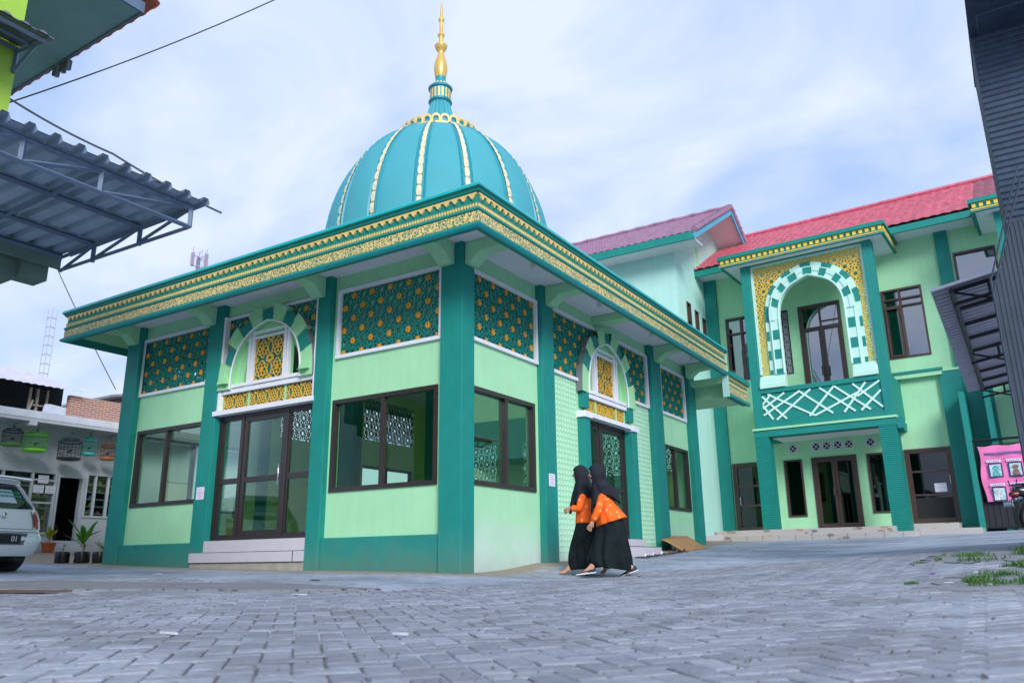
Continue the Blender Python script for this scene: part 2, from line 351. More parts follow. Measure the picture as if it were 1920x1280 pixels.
# ------------------------------------------------------------------ shared architectural bits
class Fr:      # a facade frame: u along the wall, n outwards, z up
    def __init__(s, o, u, n): s.o = Vector(o); s.u = Vector(u); s.n = Vector(n)
    def __call__(s, u, n, z): p = s.o+s.u*u+s.n*n; return (p[0], p[1], p[2]+z)
FA = Fr((0, 0, 0), (1, 0, 0), (0, -1, 0)); FB = Fr((0, 0, 0), (0, 1, 0), (1, 0, 0))
_ca = R(-2.737)
FC = Fr((-1.396, 16.563, 0), (cos(_ca), sin(_ca), 0), (sin(_ca), -cos(_ca), 0))
def wallgrid(mb, F, u0, u1, z0, z1, n0, n1, holes, mi=0):
    us = sorted({u0, u1, *[min(max(h[k], u0), u1) for h in holes for k in (0, 1)]}); zs = sorted({z0, z1, *[min(max(h[k], z0), z1) for h in holes for k in (2, 3)]})
    def solid(i, j):
        if not (0 <= i < len(us)-1 and 0 <= j < len(zs)-1): return False
        cu, cz = (us[i]+us[i+1])/2, (zs[j]+zs[j+1])/2
        return not any(h[0] < cu < h[1] and h[2] < cz < h[3] for h in holes)
    for i in range(len(us)-1):
        for j in range(len(zs)-1):
            if not solid(i, j): continue
            a, b, c, d = us[i], us[i+1], zs[j], zs[j+1]
            for n in (n0, n1): mb.add([F(a, n, c), F(b, n, c), F(b, n, d), F(a, n, d)], [(0, 1, 2, 3)], mi)
            if not solid(i-1, j): mb.add([F(a, n0, c), F(a, n1, c), F(a, n1, d), F(a, n0, d)], [(0, 1, 2, 3)], mi)
            if not solid(i+1, j): mb.add([F(b, n0, c), F(b, n1, c), F(b, n1, d), F(b, n0, d)], [(0, 1, 2, 3)], mi)
            if not solid(i, j-1): mb.add([F(a, n0, c), F(a, n1, c), F(b, n1, c), F(b, n0, c)], [(0, 1, 2, 3)], mi)
            if not solid(i, j+1): mb.add([F(a, n0, d), F(a, n1, d), F(b, n1, d), F(b, n0, d)], [(0, 1, 2, 3)], mi)
def bar(mb, F, p, q, wd, n0, n1, mi=0):      # straight strip between two (u,z) points
    d = Vector((q[0]-p[0], q[1]-p[1])); 
    if d.length < 1e-5: return
    e = Vector((-d.y, d.x)).normalized()*wd/2; n1 += random.uniform(0, .0015)
    c = [(p[0]+e.x, p[1]+e.y), (q[0]+e.x, q[1]+e.y), (q[0]-e.x, q[1]-e.y), (p[0]-e.x, p[1]-e.y)]
    vs = [F(x, n1, z) for x, z in c]+[F(x, n0, z) for x, z in c]
    mb.add(vs, [(0, 1, 2, 3), (0, 4, 5, 1), (2, 6, 7, 3)], mi)
def star(mb, F, cu, cz, r, ri, n0, n1, k=8, rot=0, mi=0):
    pts = [(cu+(r if i % 2 == 0 else ri)*cos(pi*i/k+rot), cz+(r if i % 2 == 0 else ri)*sin(pi*i/k+rot)) for i in range(2*k)]
    h = [(cu+r*.27*cos(pi*i/k+rot), cz+r*.27*sin(pi*i/k+rot)) for i in range(2*k)]
    m = 2*k; vs = [F(x, n1, z) for x, z in pts]+[F(x, n0, z) for x, z in pts]+[F(x, n1+.004, z) for x, z in h]+[F(x, n0, z) for x, z in h]
    fs = [(i, (i+1) % m, m+(i+1) % m, m+i) for i in range(m)]+[(i, (i+1) % m, 2*m+(i+1) % m, 2*m+i) for i in range(m)]+[(2*m+i, 2*m+(i+1) % m, 3*m+(i+1) % m, 3*m+i) for i in range(m)]
    mb.add(vs, fs, mi)
def lattice(F, u0, u1, z0, z1, n, inside, parent, name='lattice_panel', a=.38, mats=None, wd=.017, flowers=True, ph=(0, 0), fr=.058):
    mb = MB(); n0, n1 = n-.03, n
    ok = lambda p: u0-.01 <= p[0] <= u1+.01 and z0-.01 <= p[1] <= z1+.01 and inside(p[0], p[1])
    def seg(p, q):
        if ok(((p[0]+q[0])/2, (p[1]+q[1])/2)): bar(mb, F, p, q, wd, n0, n1)
    for i in range(-1, int((u1-u0)/a)+2):
        for j in range(-1, int((z1-z0)/a)+2):
            for k, (dx, dz) in enumerate(((0, 0), (.5, .5), (.5, 0), (0, .5))):
                cu, cz = u0+ph[0]+(i+dx)*a, z0+ph[1]+(j+dz)*a
                if not (u0-a/2 < cu < u1+a/2 and z0-a/2 < cz < z1+a/2): continue
                if k < 2:
                    rr = [(.345 if q % 2 else .265)*a for q in range(16)]
                    P = [(cu+rr[q]*cos(pi*q/8), cz+rr[q]*sin(pi*q/8)) for q in range(16)]
                    for q in range(16): seg(P[q], P[(q+1) % 16])
                    Q = [(cu+fr*.85*cos(pi*q/8), cz+fr*.85*sin(pi*q/8)) for q in range(16)]
                    for q in range(0, 16, 2): seg(Q[q], P[q])
                    if flowers and u0+fr*.3 < cu < u1-fr*.3 and z0+fr*.3 < cz < z1-fr*.3 and inside(cu, cz): star(mb, F, cu, cz, fr, fr*.52, n0, n1+.010, 8, pi/8, 1)
                    elif not flowers:
                        for q in range(0, 16, 2): seg(Q[q], Q[(q+2) % 16])
                else:
                    P = [(cu+.155*a*cos(pi*q/4+pi/8), cz+.155*a*sin(pi*q/4+pi/8)) for q in range(8)]
                    for q in range(8): seg(P[q], P[(q+1) % 8])
                    for q in range(4): t = pi*q/2; seg((cu+.145*a*cos(t), cz+.145*a*sin(t)), (cu+.235*a*cos(t), cz+.235*a*sin(t)))
    return mb.build(name, mats or [teal2, gold_or], parent)
def rosettes(F, u0, u1, z0, z1, n, parent, name, m, a=.3, wd=.012, inside=lambda u, z: True, k=10, big=False):
    mb = MB(); n0, n1 = n-.02, n
    ok = lambda p: u0-.005 <= p[0] <= u1+.005 and z0-.005 <= p[1] <= z1+.005 and inside(p[0], p[1])
    def seg(p, q):
        if ok(((p[0]+q[0])/2, (p[1]+q[1])/2)): bar(mb, F, p, q, wd, n0, n1)
    nu = max(1, round((u1-u0)/a)); au = (u1-u0)/nu; nz = max(1, round((z1-z0)/a)); az = (z1-z0)/nz
    for i in range(-1, nu+1):
        for j in range(-1, nz+1):
            for (dx, dz) in ((.5, .5), (1, 1)):
                cu, cz = u0+(i+dx)*au, z0+(j+dz)*az
                P = lambda r, q: (cu+r*au*cos(pi*q/k), cz+r*az*sin(pi*q/k))
                main = dx == .5
                r1, r2, r3, r4 = ((.12, .25, .33, .46) if main else (.07, .13, .18, .25))
                for q in range(2*k):
                    if q % 2: seg(P(r1, q), P(r2, q)); seg(P(r2, q), P(r3, q+1)); seg(P(r2, q), P(r3, q-1))
                    else: seg(P(r3, q), P(r4, q+1)); seg(P(r3, q), P(r4, q-1))
                if main:
                    if ok((cu, cz)) and big: star(mb, F, cu, cz, r1*1.15*au, r1*.7*au, n0, n1+.008, 12, 0, 1)
                    else:
                        for q in range(0, 2*k, 2): seg(P(r1, q), P(r1, q+2))
    return mb.build(name, m, parent)
def frame4(mb, F, u0, u1, z0, z1, w_, n0, n1, mi=0, sides='lrbt'):
    if 'b' in sides: mb.box(u0, u1, n0, n1, z0, z0+w_, mi, F)
    if 't' in sides: mb.box(u0, u1, n0, n1, z1-w_, z1, mi, F)
    if 'l' in sides: mb.box(u0, u0+w_, n0, n1-.002, z0+w_, z1-w_, mi, F)
    if 'r' in sides: mb.box(u1-w_, u1, n0, n1-.002, z0+w_, z1-w_, mi, F)
def window(F, u0, u1, z0, z1, n, parent, divs=(.5,), rails=(), fm=brown, gl=None, w_=.065, name='window', trans=None, depth=.06, label=None):
    gl = gl or win_glass
    m = MB(); frame4(m, F, u0, u1, z0, z1, w_, n-depth, n+.03)
    for d in divs: uc = u0+(u1-u0)*d; m.box(uc-w_*.55, uc+w_*.55, n-depth+.005, n+.022, z0+w_, z1-w_, 0, F)
    for (a, b, zz) in rails:
        uu0 = u0+(u1-u0)*a; uu1 = u0+(u1-u0)*b; m.box(uu0+.01, uu1-.01, n-depth+.008, n+.018, zz-w_*.4, zz+w_*.4, 0, F)
    root = m.build(name, fm, parent)
    if label: root['label'] = label
    p = MB(); p.box(u0+w_*.5, u1-w_*.5, n-depth+.02, n-depth+.026, z0+w_*.5, z1-w_*.5, 0, F); p.build('pane', gl, root)
    return root
def handle(F, u, z0, z1, n, parent, m=None, r=.012, off=.05):
    mb = MB(); mb.tube([F(u, n, z0), F(u, n+off, z0), F(u, n+off, z1), F(u, n, z1)], r, 8); return mb.build('handle', m or chrome, parent, smooth=True)

# ------------------------------------------------------------------ mosque
MO = thing('mosque', 'green and lime mosque with turquoise ribbed dome and tall gold finial', 'mosque', (-4.1, 4.7, 0))
ZT = 4.72; D = -.12; XL = -8.23; YB = 9.8
def in_all(u, z): return True
A_win = [(-7.72, -5.74, 1.2, 2.63), (-2.58, -.50, 1.2, 2.63)]; A_lat = [(-7.85, -5.72, 3.3, 4.45), (-2.55, -.42, 3.3, 4.45)]; A_bay = (-5.33, -2.93)
B_win = [(.36, 2.17, 1.2, 2.62), (7.78, 9.25, 1.2, 2.62)]; B_lat = [(.34, 2.28, 3.3, 4.42), (7.72, 9.28, 3.3, 4.42)]; BC = 4.86; B_bay = (2.70, 7.0)
LZ = lambda l: (l[0]+.05, l[1]-.05, l[2]+.05, l[3]-.03)
m = MB(); wallgrid(m, FA, XL+.2, -.2, -.3, ZT, D-.15, D, [*A_win, *map(LZ, A_lat), (A_bay[0], A_bay[1], .5, 4.5)]); m.build('wall', lime, MO)
m = MB(); wallgrid(m, FB, .2, YB-.2, -.3, ZT, D-.15, D, [*B_win, *map(LZ, B_lat), (BC-.95, BC+.95, .5, 4.42), (B_bay[0]+.05, B_bay[1]-.05, 3.35, 4.42)]); m.build('wall', lime_base, MO)
inner_g = mat('inner_green', (.60, .84, .38), .75, .06, 2, .2, 120)
# far walls: same windows and lattices let daylight through
FL = Fr((XL, 0, 0), (0, 1, 0), (-1, 0, 0)); FK = Fr((0, YB, 0), (1, 0, 0), (0, 1, 0))
hl = [(.34, 2.9, 1.2, 2.63), (6.6, 8.7, 1.2, 2.63)]; ll = [(.9, 3.0, 3.3, 4.4), (3.8, 6.0, 3.0, 4.4), (6.6, 8.7, 3.3, 4.4)]
m = MB(); wallgrid(m, FL, .2, YB-.2, -.3, ZT, D-.15, D, hl+ll); m.build('wall', inner_g, MO)
hk = []; lk = [(-7.6, -5.7, 2.2, 3.3), (-4.9, -3.2, 2.2, 3.3), (-2.5, -.5, 2.2, 3.3)]
m = MB(); wallgrid(m, FK, XL+.2, -.2, -.3, ZT, D-.15, D, hk+lk); m.build('wall', inner_g, MO)
for h in hl: window(FL, *h, D, MO, name='window')
for l in ll: lattice(FL, *l, D-.05, in_all, MO)
for l in lk: lattice(FK, *l, D-.05, in_all, MO)
m = MB(); m.box(XL+.3, -.3, .3, YB-.3, .40, .52); m.build('floor', mat('floor_tile', (.78, .79, .77), .3, .06, 3), MO)
m = MB(); m.box(XL+.3, -.3, .3, YB-.3, 4.60, 4.70); m.build('ceiling', soffit_m, MO)
# a pair of inner columns and a low white board seen through the glass
for (x, y) in ((-5.6, 3.4), (-2.7, 3.4), (-5.6, 6.6), (-2.7, 6.6)):
    m = MB(); m.box(x-.17, x+.17, y-.17, y+.17, .52, 4.6); m.build('inner_column', teal2, MO)
# columns
for (u0, u1) in ((XL, -7.80), (-5.70, -5.33), (-2.93, -2.645)):
    m = MB(); m.box(u0, u1, -.30, 0, -.4, ZT, 0, FA); m.build('column', teal, MO, bevel=.008)
m = MB(); m.box(-.385, 0, 0, .315, -.4, ZT); m.build('column', teal, MO, bevel=.008)
for (u0, u1) in ((2.30, 2.69), (7.02, 7.58), (9.36, YB)):
    m = MB(); m.box(u0, u1, -.30, 0, -.3, ZT, 0, FB); m.build('column', teal, MO, bevel=.008)
for (y0) in (3.2, 6.2, 9.5):
    m = MB(); m.box(XL, XL+.3, y0, y0+.3, -.3, ZT-.002); m.build('column', teal, MO)
# plinth on the left front
for (u0, u1) in ((-7.80, -5.70), (-2.645, -.385)):
    m = MB(); m.box(u0+.002, u1-.002, D, -.045, -.4, .52, 0, FA); m.build('plinth', teal, MO, bevel=.006)
# windows
for h, d in zip(A_win, (.46, .5)): window(FA, *h, D+.0, MO, divs=(d,))
for h, d in zip(B_win, (.53, .42)): window(FB, *h, D+.0, MO, divs=(d,))
# lattices with white frames
for F, ls in ((FA, A_lat), (FB, B_lat)):
    for l in ls:
        lattice(F, l[0]+.05, l[1]-.05, l[2]+.05, l[3], D-.02, in_all, MO, ph=(.06, .03))
        m = MB(); frame4(m, F, *l, .055, D, D+.05); m.build('lattice_frame', white, MO)

# ---- arch builder (pointed, banded)
def arch_prof(hw, hs, h, n=24, pt=.12):      # half width, spring height, rise -> list of (u,z) from left base to right base, angles
    out = []
    for i in range(n+1):
        t = pi-pi*i/n; c = cos(t); s_ = sin(t)
        z = h*(s_**.78); z += pt*h*max(0, 1-abs(c)*3.0)**1.2
        out.append((hw*c, hs+z))
    return out
def arch(F, uc, z0, zs, hw_i, h_i, hw_o, h_o, n0, n1, parent, mats, nb=11, vert=0, name='arch', pti=.07, pto=.03, soff=None, ex_=.035):
    """Banded voussoir ring; alternate blocks in two materials, the light ones a touch larger."""
    NS = 66; Pi = arch_prof(hw_i, zs, h_i, NS, pti); Po = arch_prof(hw_o, zs, h_o, NS, pto)
    legs = []
    mb = MB()
    # inner lip
    for i in range(NS):
        blk = int(i/NS*nb); lt = blk % 2 == 0
        a, b, c, d = Pi[i], Pi[i+1], Po[i+1], Po[i]
        ex = ex_ if lt else 0.0; nn = n1+(.012 if lt else 0)
        def out(p, q): v = Vector((q[0]-p[0], q[1]-p[1])); l = v.length; v = v/l; return (p[0]+v.x*(l+ex), p[1]+v.y*(l+ex))
        c2, d2 = out(b, c), out(a, d)
        mid = lambda p, q, t: (p[0]+(q[0]-p[0])*t, p[1]+(q[1]-p[1])*t)
        G = lambda p, n: F(uc+p[0], n, p[1])
        m1, m2 = mid(a, d2, .5), mid(b, c2, .5)
        mi = 0 if lt else 1
        mb.add([G(a, nn), G(b, nn), G(m2, nn), G(m1, nn)], [(0, 1, 2, 3)], mi)
        if lt:
            mb.add([G(m1, nn), G(m2, nn), G(m2, nn+.02), G(m1, nn+.02)], [(0, 1, 2, 3)], mi); mb.add([G(m1, nn+.02), G(m2, nn+.02), G(c2, nn+.02), G(d2, nn+.02)], [(0, 1, 2, 3)], mi); nt_ = nn+.02
        else:
            mb.add([G(m1, nn), G(m2, nn), G(c2, nn), G(d2, nn)], [(0, 1, 2, 3)], mi); nt_ = nn
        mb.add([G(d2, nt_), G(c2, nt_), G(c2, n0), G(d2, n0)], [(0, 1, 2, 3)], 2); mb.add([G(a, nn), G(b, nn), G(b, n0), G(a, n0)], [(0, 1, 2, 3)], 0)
        if i+1 < NS and (int((i+1)/NS*nb) % 2 == 0) != lt or i == NS-1:
            for X, Y in ((b, c2),): mb.add([G(X, nt_), G(Y, nt_), G(Y, n0), G(X, n0)], [(0, 1, 2, 3)], mi)
    if vert:                      # straight legs below the springing
        k = max(1, round(vert/.28)); hgt = vert/k
        for s in (-1, 1):
            for q in range(k):
                mb.box(uc+s*hw_i, uc+s*(hw_o+(.0 if q % 2 == 0 else .02)), n0, n1-(.001 if q % 2 == 0 else 0), zs-(q+1)*hgt, zs-q*hgt, 1 if q % 2 == 0 else 0, F)
    return mb.build(name, mats, parent)
def bead(F, uc, prof, n, r, parent, name, m):
    mb = MB(); mb.tube([F(uc+p[0], n, p[1]) for p in prof], r, 6); return mb.build(name, m, parent, smooth=True)
def arch_bay(F, uc, bay, n_back, parent, left):
    zs, hwi, hi, hwo, ho = 3.10, .87, 1.08, 1.10, 1.30
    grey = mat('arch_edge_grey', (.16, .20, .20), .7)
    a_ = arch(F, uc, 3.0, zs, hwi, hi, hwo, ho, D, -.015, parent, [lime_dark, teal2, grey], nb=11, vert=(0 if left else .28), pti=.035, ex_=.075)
    pr = arch_prof(hwi, zs, hi, 48, .035)
    bead(F, uc, pr, .0, .016, a_, 'rim', white)
    # lattice behind, outside the arch
    def ins(u, z):
        x = abs(u-uc)
        if x > hwo-.02: return True
        t = math.acos(min(1, x/hwo)); return z > zs+ho*sin(t)**.78-.03
    b0, b1 = bay
    lz = 3.3 if not left else 3.08
    lattice(F, b0+.03, b1-.03, lz, 4.47, D-.02, ins, parent, ph=(.05, .1))
    # tympanum: deep reveal, white mullions, gold screen
    m = MB(); NSg = 30; P = arch_prof(hwi, zs, hi, NSg, .035); P2 = arch_prof(hwi-.16, zs, hi-.20, NSg, .035)
    for i in range(NSg):
        a, b = P[i], P[i+1]; c, d = P2[i+1], P2[i]
        G = lambda p, n: F(uc+p[0], n, p[1])
        m.add([G(a, -.02), G(b, -.02), G(b, D), G(a, D)], [(0, 1, 2, 3)]); m.add([G(a, D), G(b, D), G(c, D-.04), G(d, D-.04)], [(0, 1, 2, 3)]); m.add([G(d, D-.04), G(c, D-.04), G(c, D-.18), G(d, D-.18)], [(0, 1, 2, 3)])
    hw = .40
    zt = zs+.86
    # head panel above the screen
    Ph = [(p[0], p[1]) for p in P if p[1] > zt+.02]
    m.prism([(p[0]+uc, p[1]-.004) for p in Ph], D-.02, D+.02, lambda n, u, z: F(u, n, z))
    # jamb panels beside the screen
    for s in (-1, 1): m.box(uc+s*(hw+.04), uc+s*(hw+.11), D-.06, D+.005, zs, zt-.02, 0, F)
    m.build('reveal', lime_dark, a_)
    # dark glass deep inside
    p = MB(); p.add([F(uc+q[0]*.99, D-.16, q[1]) for q in P2], [tuple(range(len(P2)))]); p.build('pane', glass('arch_pane_glass', (.30, .42, .36), .06), a_)
    m = MB()
    for s in (-1, 1):
        for o in (0, .09): x = uc+s*(hw+o); m.box(x-.022, x+.022, D+.0, D+.06+o*.03, zs+.02, (zt+.17 if o == 0 else zt+.12), 0, F)
    for z in (zt, zt+.10): m.box(uc-hw-(.20 if z == zt else .11), uc+hw+(.20 if z == zt else .11), D+.004, D+.052, z-.022, z+.022, 0, F)
    e0, e1 = (b0+.0, b1-.0) if left else (uc-hwi-.02, uc+hwi+.02)
    for z, h in ((3.07, .035), (3.16, .028)): m.box(e0+.04, e1-.04, D+.006, D+.075, z-h, z+h, 0, F)
    m.box(e0-(.04 if left else 0), e1+(.02 if left else 0), D, .03, 2.655, 2.735, 0, F)
    if left:
        m.box(b0+.005, b0+.06, D, -.02, 2.735, 4.47, 0, F); m.box(b1-.05, b1-.005, D, -.02, 2.735, 4.47, 0, F)
        m.box(b0+.06, b1-.05, D, D+.04, 4.42, 4.47, 0, F)
    m.build('mullions', white, a_)
    rosettes(F, uc-hw+.02, uc+hw-.02, zs+.09, zt-.02, D+.02, a_, 'gold_screen', [gold, gold_or], a=.39, wd=.012, k=6, big=True)
    m = MB(); m.box(uc-hw, uc+hw, D-.06, D-.03, zs+.02, zt, 0, F); m.build('screen_backing', teal_dk, a_)
    g0, g1 = e0+.07, e1-.07
    rosettes(F, g0, g1, 2.75, 3.02, D+.02, a_, 'gold_screen', gold, a=.27, wd=.010, k=6)
    m = MB(); m.box(g0-.03, g1+.03, D-.05, D-.01, 2.70, 3.05, 0, F)
    m.build('screen_backing', teal_dk, a_)
    for q in (uc-hw-.05, uc+hw+.05, g0-.02, g1+.02): m = MB(); m.box(q-.02, q+.02, D-.01, D+.028, 2.735, 3.03, 0, F); m.build('divider', lime_dark, a_)
    # stepped mouldings where the arch springs
    for s in (-1, 1):
        if left:
            m = MB()
            for k, (w1, zz) in enumerate(((.0, 3.20), (.05, 3.255), (.09, 3.32))): m.box(uc+s*(hwi+.02+k*.02), uc+s*(hwo+.02+w1*0), D, .05+.02*(2-k), 3.195 if k == 0 else zz-.058, zz, 0, F)
            m.build('moulding', lime_dark, a_)
    return a_
arch_bay(FA, -4.14, A_bay, D, MO, True)
arch_bay(FB, BC, B_bay, D, MO, False)
# white rails and frame of the right bay lattice, clad piers either side of the door
m = MB()
m.box(B_bay[0], BC-1.17, D, D+.055, 3.28, 3.335, 0, FB); m.box(BC+1.17, B_bay[1], D, D+.055, 3.28, 3.335, 0, FB); m.box(B_bay[1]-.06, B_bay[1], D, D+.053, 3.335, 4.45, 0, FB); m.box(B_bay[0], B_bay[1]-.06, D, D+.05, 4.42, 4.47, 0, FB)
m.build('lattice_frame', white, MO)
for s in (-1, 1): m = MB(); m.box(BC+s*.93, BC+s*1.16, -.27, 0.02, -.1, 2.62, 0, FB); m.build('pilaster', teal, MO, bevel=.006)
for s in (-1, 1): m = MB(); m.box(BC+s*.90, BC+s*1.20, D, .06, 2.62, 2.735, 0, FB); m.build('pilaster_cap', white, MO, bevel=.006)
tri_l = mat('triangle_cladding', (.48, .78, .58), .6, .05, 6)
for (a, b) in ((2.70, BC-1.17), (BC+1.17, 7.01)):
    m = MB(); pt = .094; k = int((b-a)/pt)
    for i in range(k):
        for j in range(33):
            u = a+.01+(i+.5)*((b-a-.02)/k)+(0 if j % 2 == 0 else 0); z = .28+j*.0915; h = .080; ww = .043; bn = D+.002
            # a small pyramid leaning out of the wall
            m.add([FB(u-ww, bn, z), FB(u+ww, bn, z), FB(u, bn, z+h), FB(u, bn+.010, z+h*.32)], [(0, 1, 3), (1, 2, 3), (2, 0, 3)])
    m.build('triangle_cladding', tri_l, MO)
# doors
def door_set(F, u0, u1, z0, z1, n, parent, cuts, leaf, rail, fm=brown, gl=None, hnd=()):
    gl = gl or win_glass
    m = MB(); frame4(m, F, u0, u1, z0, z1, .06, n-.05, n+.03)
    for c in cuts: m.box(c-.03, c+.03, n-.045, n+.025, z0+.06, z1-.06, 0, F)
    root = m.build('door', fm, parent)
    E = [u0+.03]+list(cuts)+[u1-.03]
    for i in range(len(E)-1):
        lf = MB(); w_ = .085 if i in leaf else .03; a, b = E[i]+.032, E[i+1]-.032
        frame4(lf, F, a, b, z0+.062, z1-.062, w_, n-.035, n+.012)
        lf.box(a+w_, b-w_, n-.03, n+.008, rail-.045, rail+.045, 0, F)
        l = lf.build('door_leaf' if i in leaf else 'side_light', fm, root)
    p = MB(); p.box(u0+.05, u1-.05, n-.02, n-.014, z0+.06, z1-.06, 0, F); p.build('pane', gl, root)
    for (u, a, b) in hnd: handle(F, u, a, b, n+.01, root)
    return root
door_set(FA, A_bay[0]+.0, A_bay[1]-.0, .54, 2.655, D-.03, MO, (-4.72, -3.62), (1,), 1.52, hnd=((-3.72, 1.38, 1.72),))
door_set(FB, BC-.93, BC+.93, .55, 2.655, D-.06, MO, (BC-.18,), (0, 1), 1.45, hnd=((BC-.28, 1.45, 1.8), (BC-.07, 1.45, 1.8)))
# entrance steps
tile = mat('pale_floor_tile', (.56, .53, .58), .3, .04, 6); dark_line = mat('dark_grout', (.05, .05, .06), .6); conc = mat('raw_concrete', (.34, .33, .29), .9, .15, 6, .4)
m = MB(); m.box(-5.30, -2.935, D, .015, .352, .535, 0, FA); m.box(-5.30, -2.935, D, .017, .342, .352, 1, FA)
m.box(-5.62, -2.935, D, .05, .19, .342, 0, FA); m.box(-5.62, -2.935, D, .052, .178, .19, 1, FA); m.box(-3.13, -3.115, .0, .053, .19, .342, 1, FA); m.box(-5.60, -2.94, D, .035, -.2, .178, 2, FA)
m.build('step', [tile, dark_line, conc], MO)
m = MB(); m.box(BC-.92, BC+.92, D, .18, .39, .52, 0, FB); m.box(BC-.92, BC+1.15, D+.02, .40, .1, .375, 0, FB); m.box(BC-.92, BC+1.15, D+.02, .402, .375, .387, 1, FB); m.build('step', [tile, dark_line], MO)

# ---- eave: swept profile round three sides
EL = .72           # overhang at the left end
YE = 9.45
def sweep(prof, name, m, parent, e_shift=0, closed=True, mi=None):
    mb = MB(); n = len(prof)
    def path(e): return [(XL-EL/1.0*e, YB+.3), (XL-EL*e, -e), (e, -e), (e, YE)]
    for (e, z) in prof:
        for (x, y) in path(e): mb.v.append((x, y, z))
    for i in range(n if closed else n-1):
        j = (i+1) % n
        for k in range(3): mb.f.append((i*4+k, i*4+k+1, j*4+k+1, j*4+k)); mb.m.append(0 if mi is None else mi[i])
    if closed:
        for k in (0, 3): mb.f.append(tuple(i*4+k for i in range(n))); mb.m.append(0)
    return mb.build(name, m, parent)
eave = sweep([(-.15, ZT), (-.15, 4.985), (.98, 4.985), (1.0, 4.96), (1.0, 4.925), (.965, 4.90), (.955, 4.875), (.925, 4.862), (.915, 4.862), (.905, 4.735), (.93, 4.728), (.93, 4.722), (.918, 4.718), (.918, 4.652), (.945, 4.645), (.952, 4.625), (.945, 4.608), (.915, 4.60), (.915, 4.445), (.955, 4.435), (.985, 4.41), (.99, 4.385), (.965, 4.362), (.93, 4.355), (.86, 4.355), (.86, 4.50), (.80, ZT)],
             'eave', [teal2, teal_br, lime], MO, mi=[0]*2+[1]*2+[0]*17+[1, 1, 0, 0, 2, 2, 2, 2][:8]+[2]*2)
def sweep_fix():
    me = eave.data
    for p in me.polygons:
        c = sum((Vector(me.vertices[v].co) for v in p.vertices), Vector())/len(p.vertices)+ORG[eave]
        if abs(p.normal.z) > .9 and abs(c.z-ZT) < .01: p.material_index = 2
sweep_fix()
sweep([(.80, ZT-.012), (.80, ZT-.008), (-.15, ZT-.008), (-.15, ZT-.012)], 'soffit', soffit_m, MO)
sweep([(.916, 4.448), (.934, 4.452), (.934, 4.597), (.916, 4.60)], 'gold_band', scroll, MO)
# hanging scallops and bead row
mb = MB(); bd = MB()
def edge_T(side, e):
    if side == 0: return lambda t, dn, z: (t, -(e+dn), z), XL-EL*e, e
    if side == 1: return lambda t, dn, z: (e+dn, t, z), -e, YE
    return lambda t, dn, z: (XL-EL*e-dn, t, z), -e, YB
for side in (0, 1, 2):
    T, a, b = edge_T(side, .905); L_ = b-a; k = round(L_/.142); p = L_/k
    for i in range(k):
        c = a+(i+.5)*p
        prof = [(-.5*p, 4.862), (.5*p, 4.862), (.5*p, 4.842), (.28*p, 4.825), (.20*p, 4.80), (.08*p, 4.785), (0, 4.772), (-.08*p, 4.785), (-.20*p, 4.80), (-.28*p, 4.825), (-.5*p, 4.842)]
        mb.prism([(c+x, z) for x, z in prof], .0, .032, lambda n, x, z: T(x, n, z))
    T, a, b = edge_T(side, .918); k = round((b-a)/.047); p = (b-a)/k
    if side == 2: continue
    for i in range(k):
        c = a+(i+.5)*p; w_ = p*.30
        bd.add([T(c-w_, 0, 4.655), T(c+w_, 0, 4.655), T(c+w_*.8, .014, 4.668), T(c-w_*.8, .014, 4.668), T(c-w_*.8, .014, 4.704), T(c+w_*.8, .014, 4.704), T(c+w_, 0, 4.717), T(c-w_, 0, 4.717)], [(0, 1, 2, 3), (3, 2, 5, 4), (4, 5, 6, 7), (0, 3, 4, 7), (1, 2, 5, 6)])
mb.build('scallops', gold_lt, MO); bd.build('beads', gold_lt, MO)
m = MB(); m.box(XL-.6, .82, -.82, YB, 4.985, 5.02); m.build('flat_roof', mat('roof_concrete', (.3, .32, .32), .9), MO)
# brackets
bp = [(0, ZT-.02), (0, 4.37), (.075, 4.37), (.27, 4.52), (.84, 4.56), (.84, ZT-.02)]
def bracket(F, u0, u1): m = MB(); m.prism(bp, u0, u1, lambda u, n, z: F(u, n, z)); m.build('bracket', lime, MO, bevel=.006)
for u in (-8.12, -5.78, -3.02, -.39): bracket(FA, u, u+.25)
for u in (.07, 2.43, 7.2, 9.2): bracket(FB, u, u+.25)
bp2 = [(D, ZT-.02), (D, 4.56), (.84, 4.58), (.84, ZT-.02)]
m = MB(); m.prism(bp2, BC-.4, BC-.1, lambda u, n, z: FB(u, n, z)); m.build('bracket', lime, MO, bevel=.006)
# lamps under the soffit
bulb = mat('lamp_glass', (.7, .7, .68), .3)
for y in (1.25, 3.6, 6.0, 8.4):
    m = MB(); m.lathe([(0, 0), (.05, 0), (.05, -.03), (.03, -.04), (.03, -.07), (.045, -.10), (.045, -.13), (.02, -.155), (0, -.16)], (.46, y, ZT-.012), 12); m.build('soffit_lamp', bulb, MO, smooth=True)

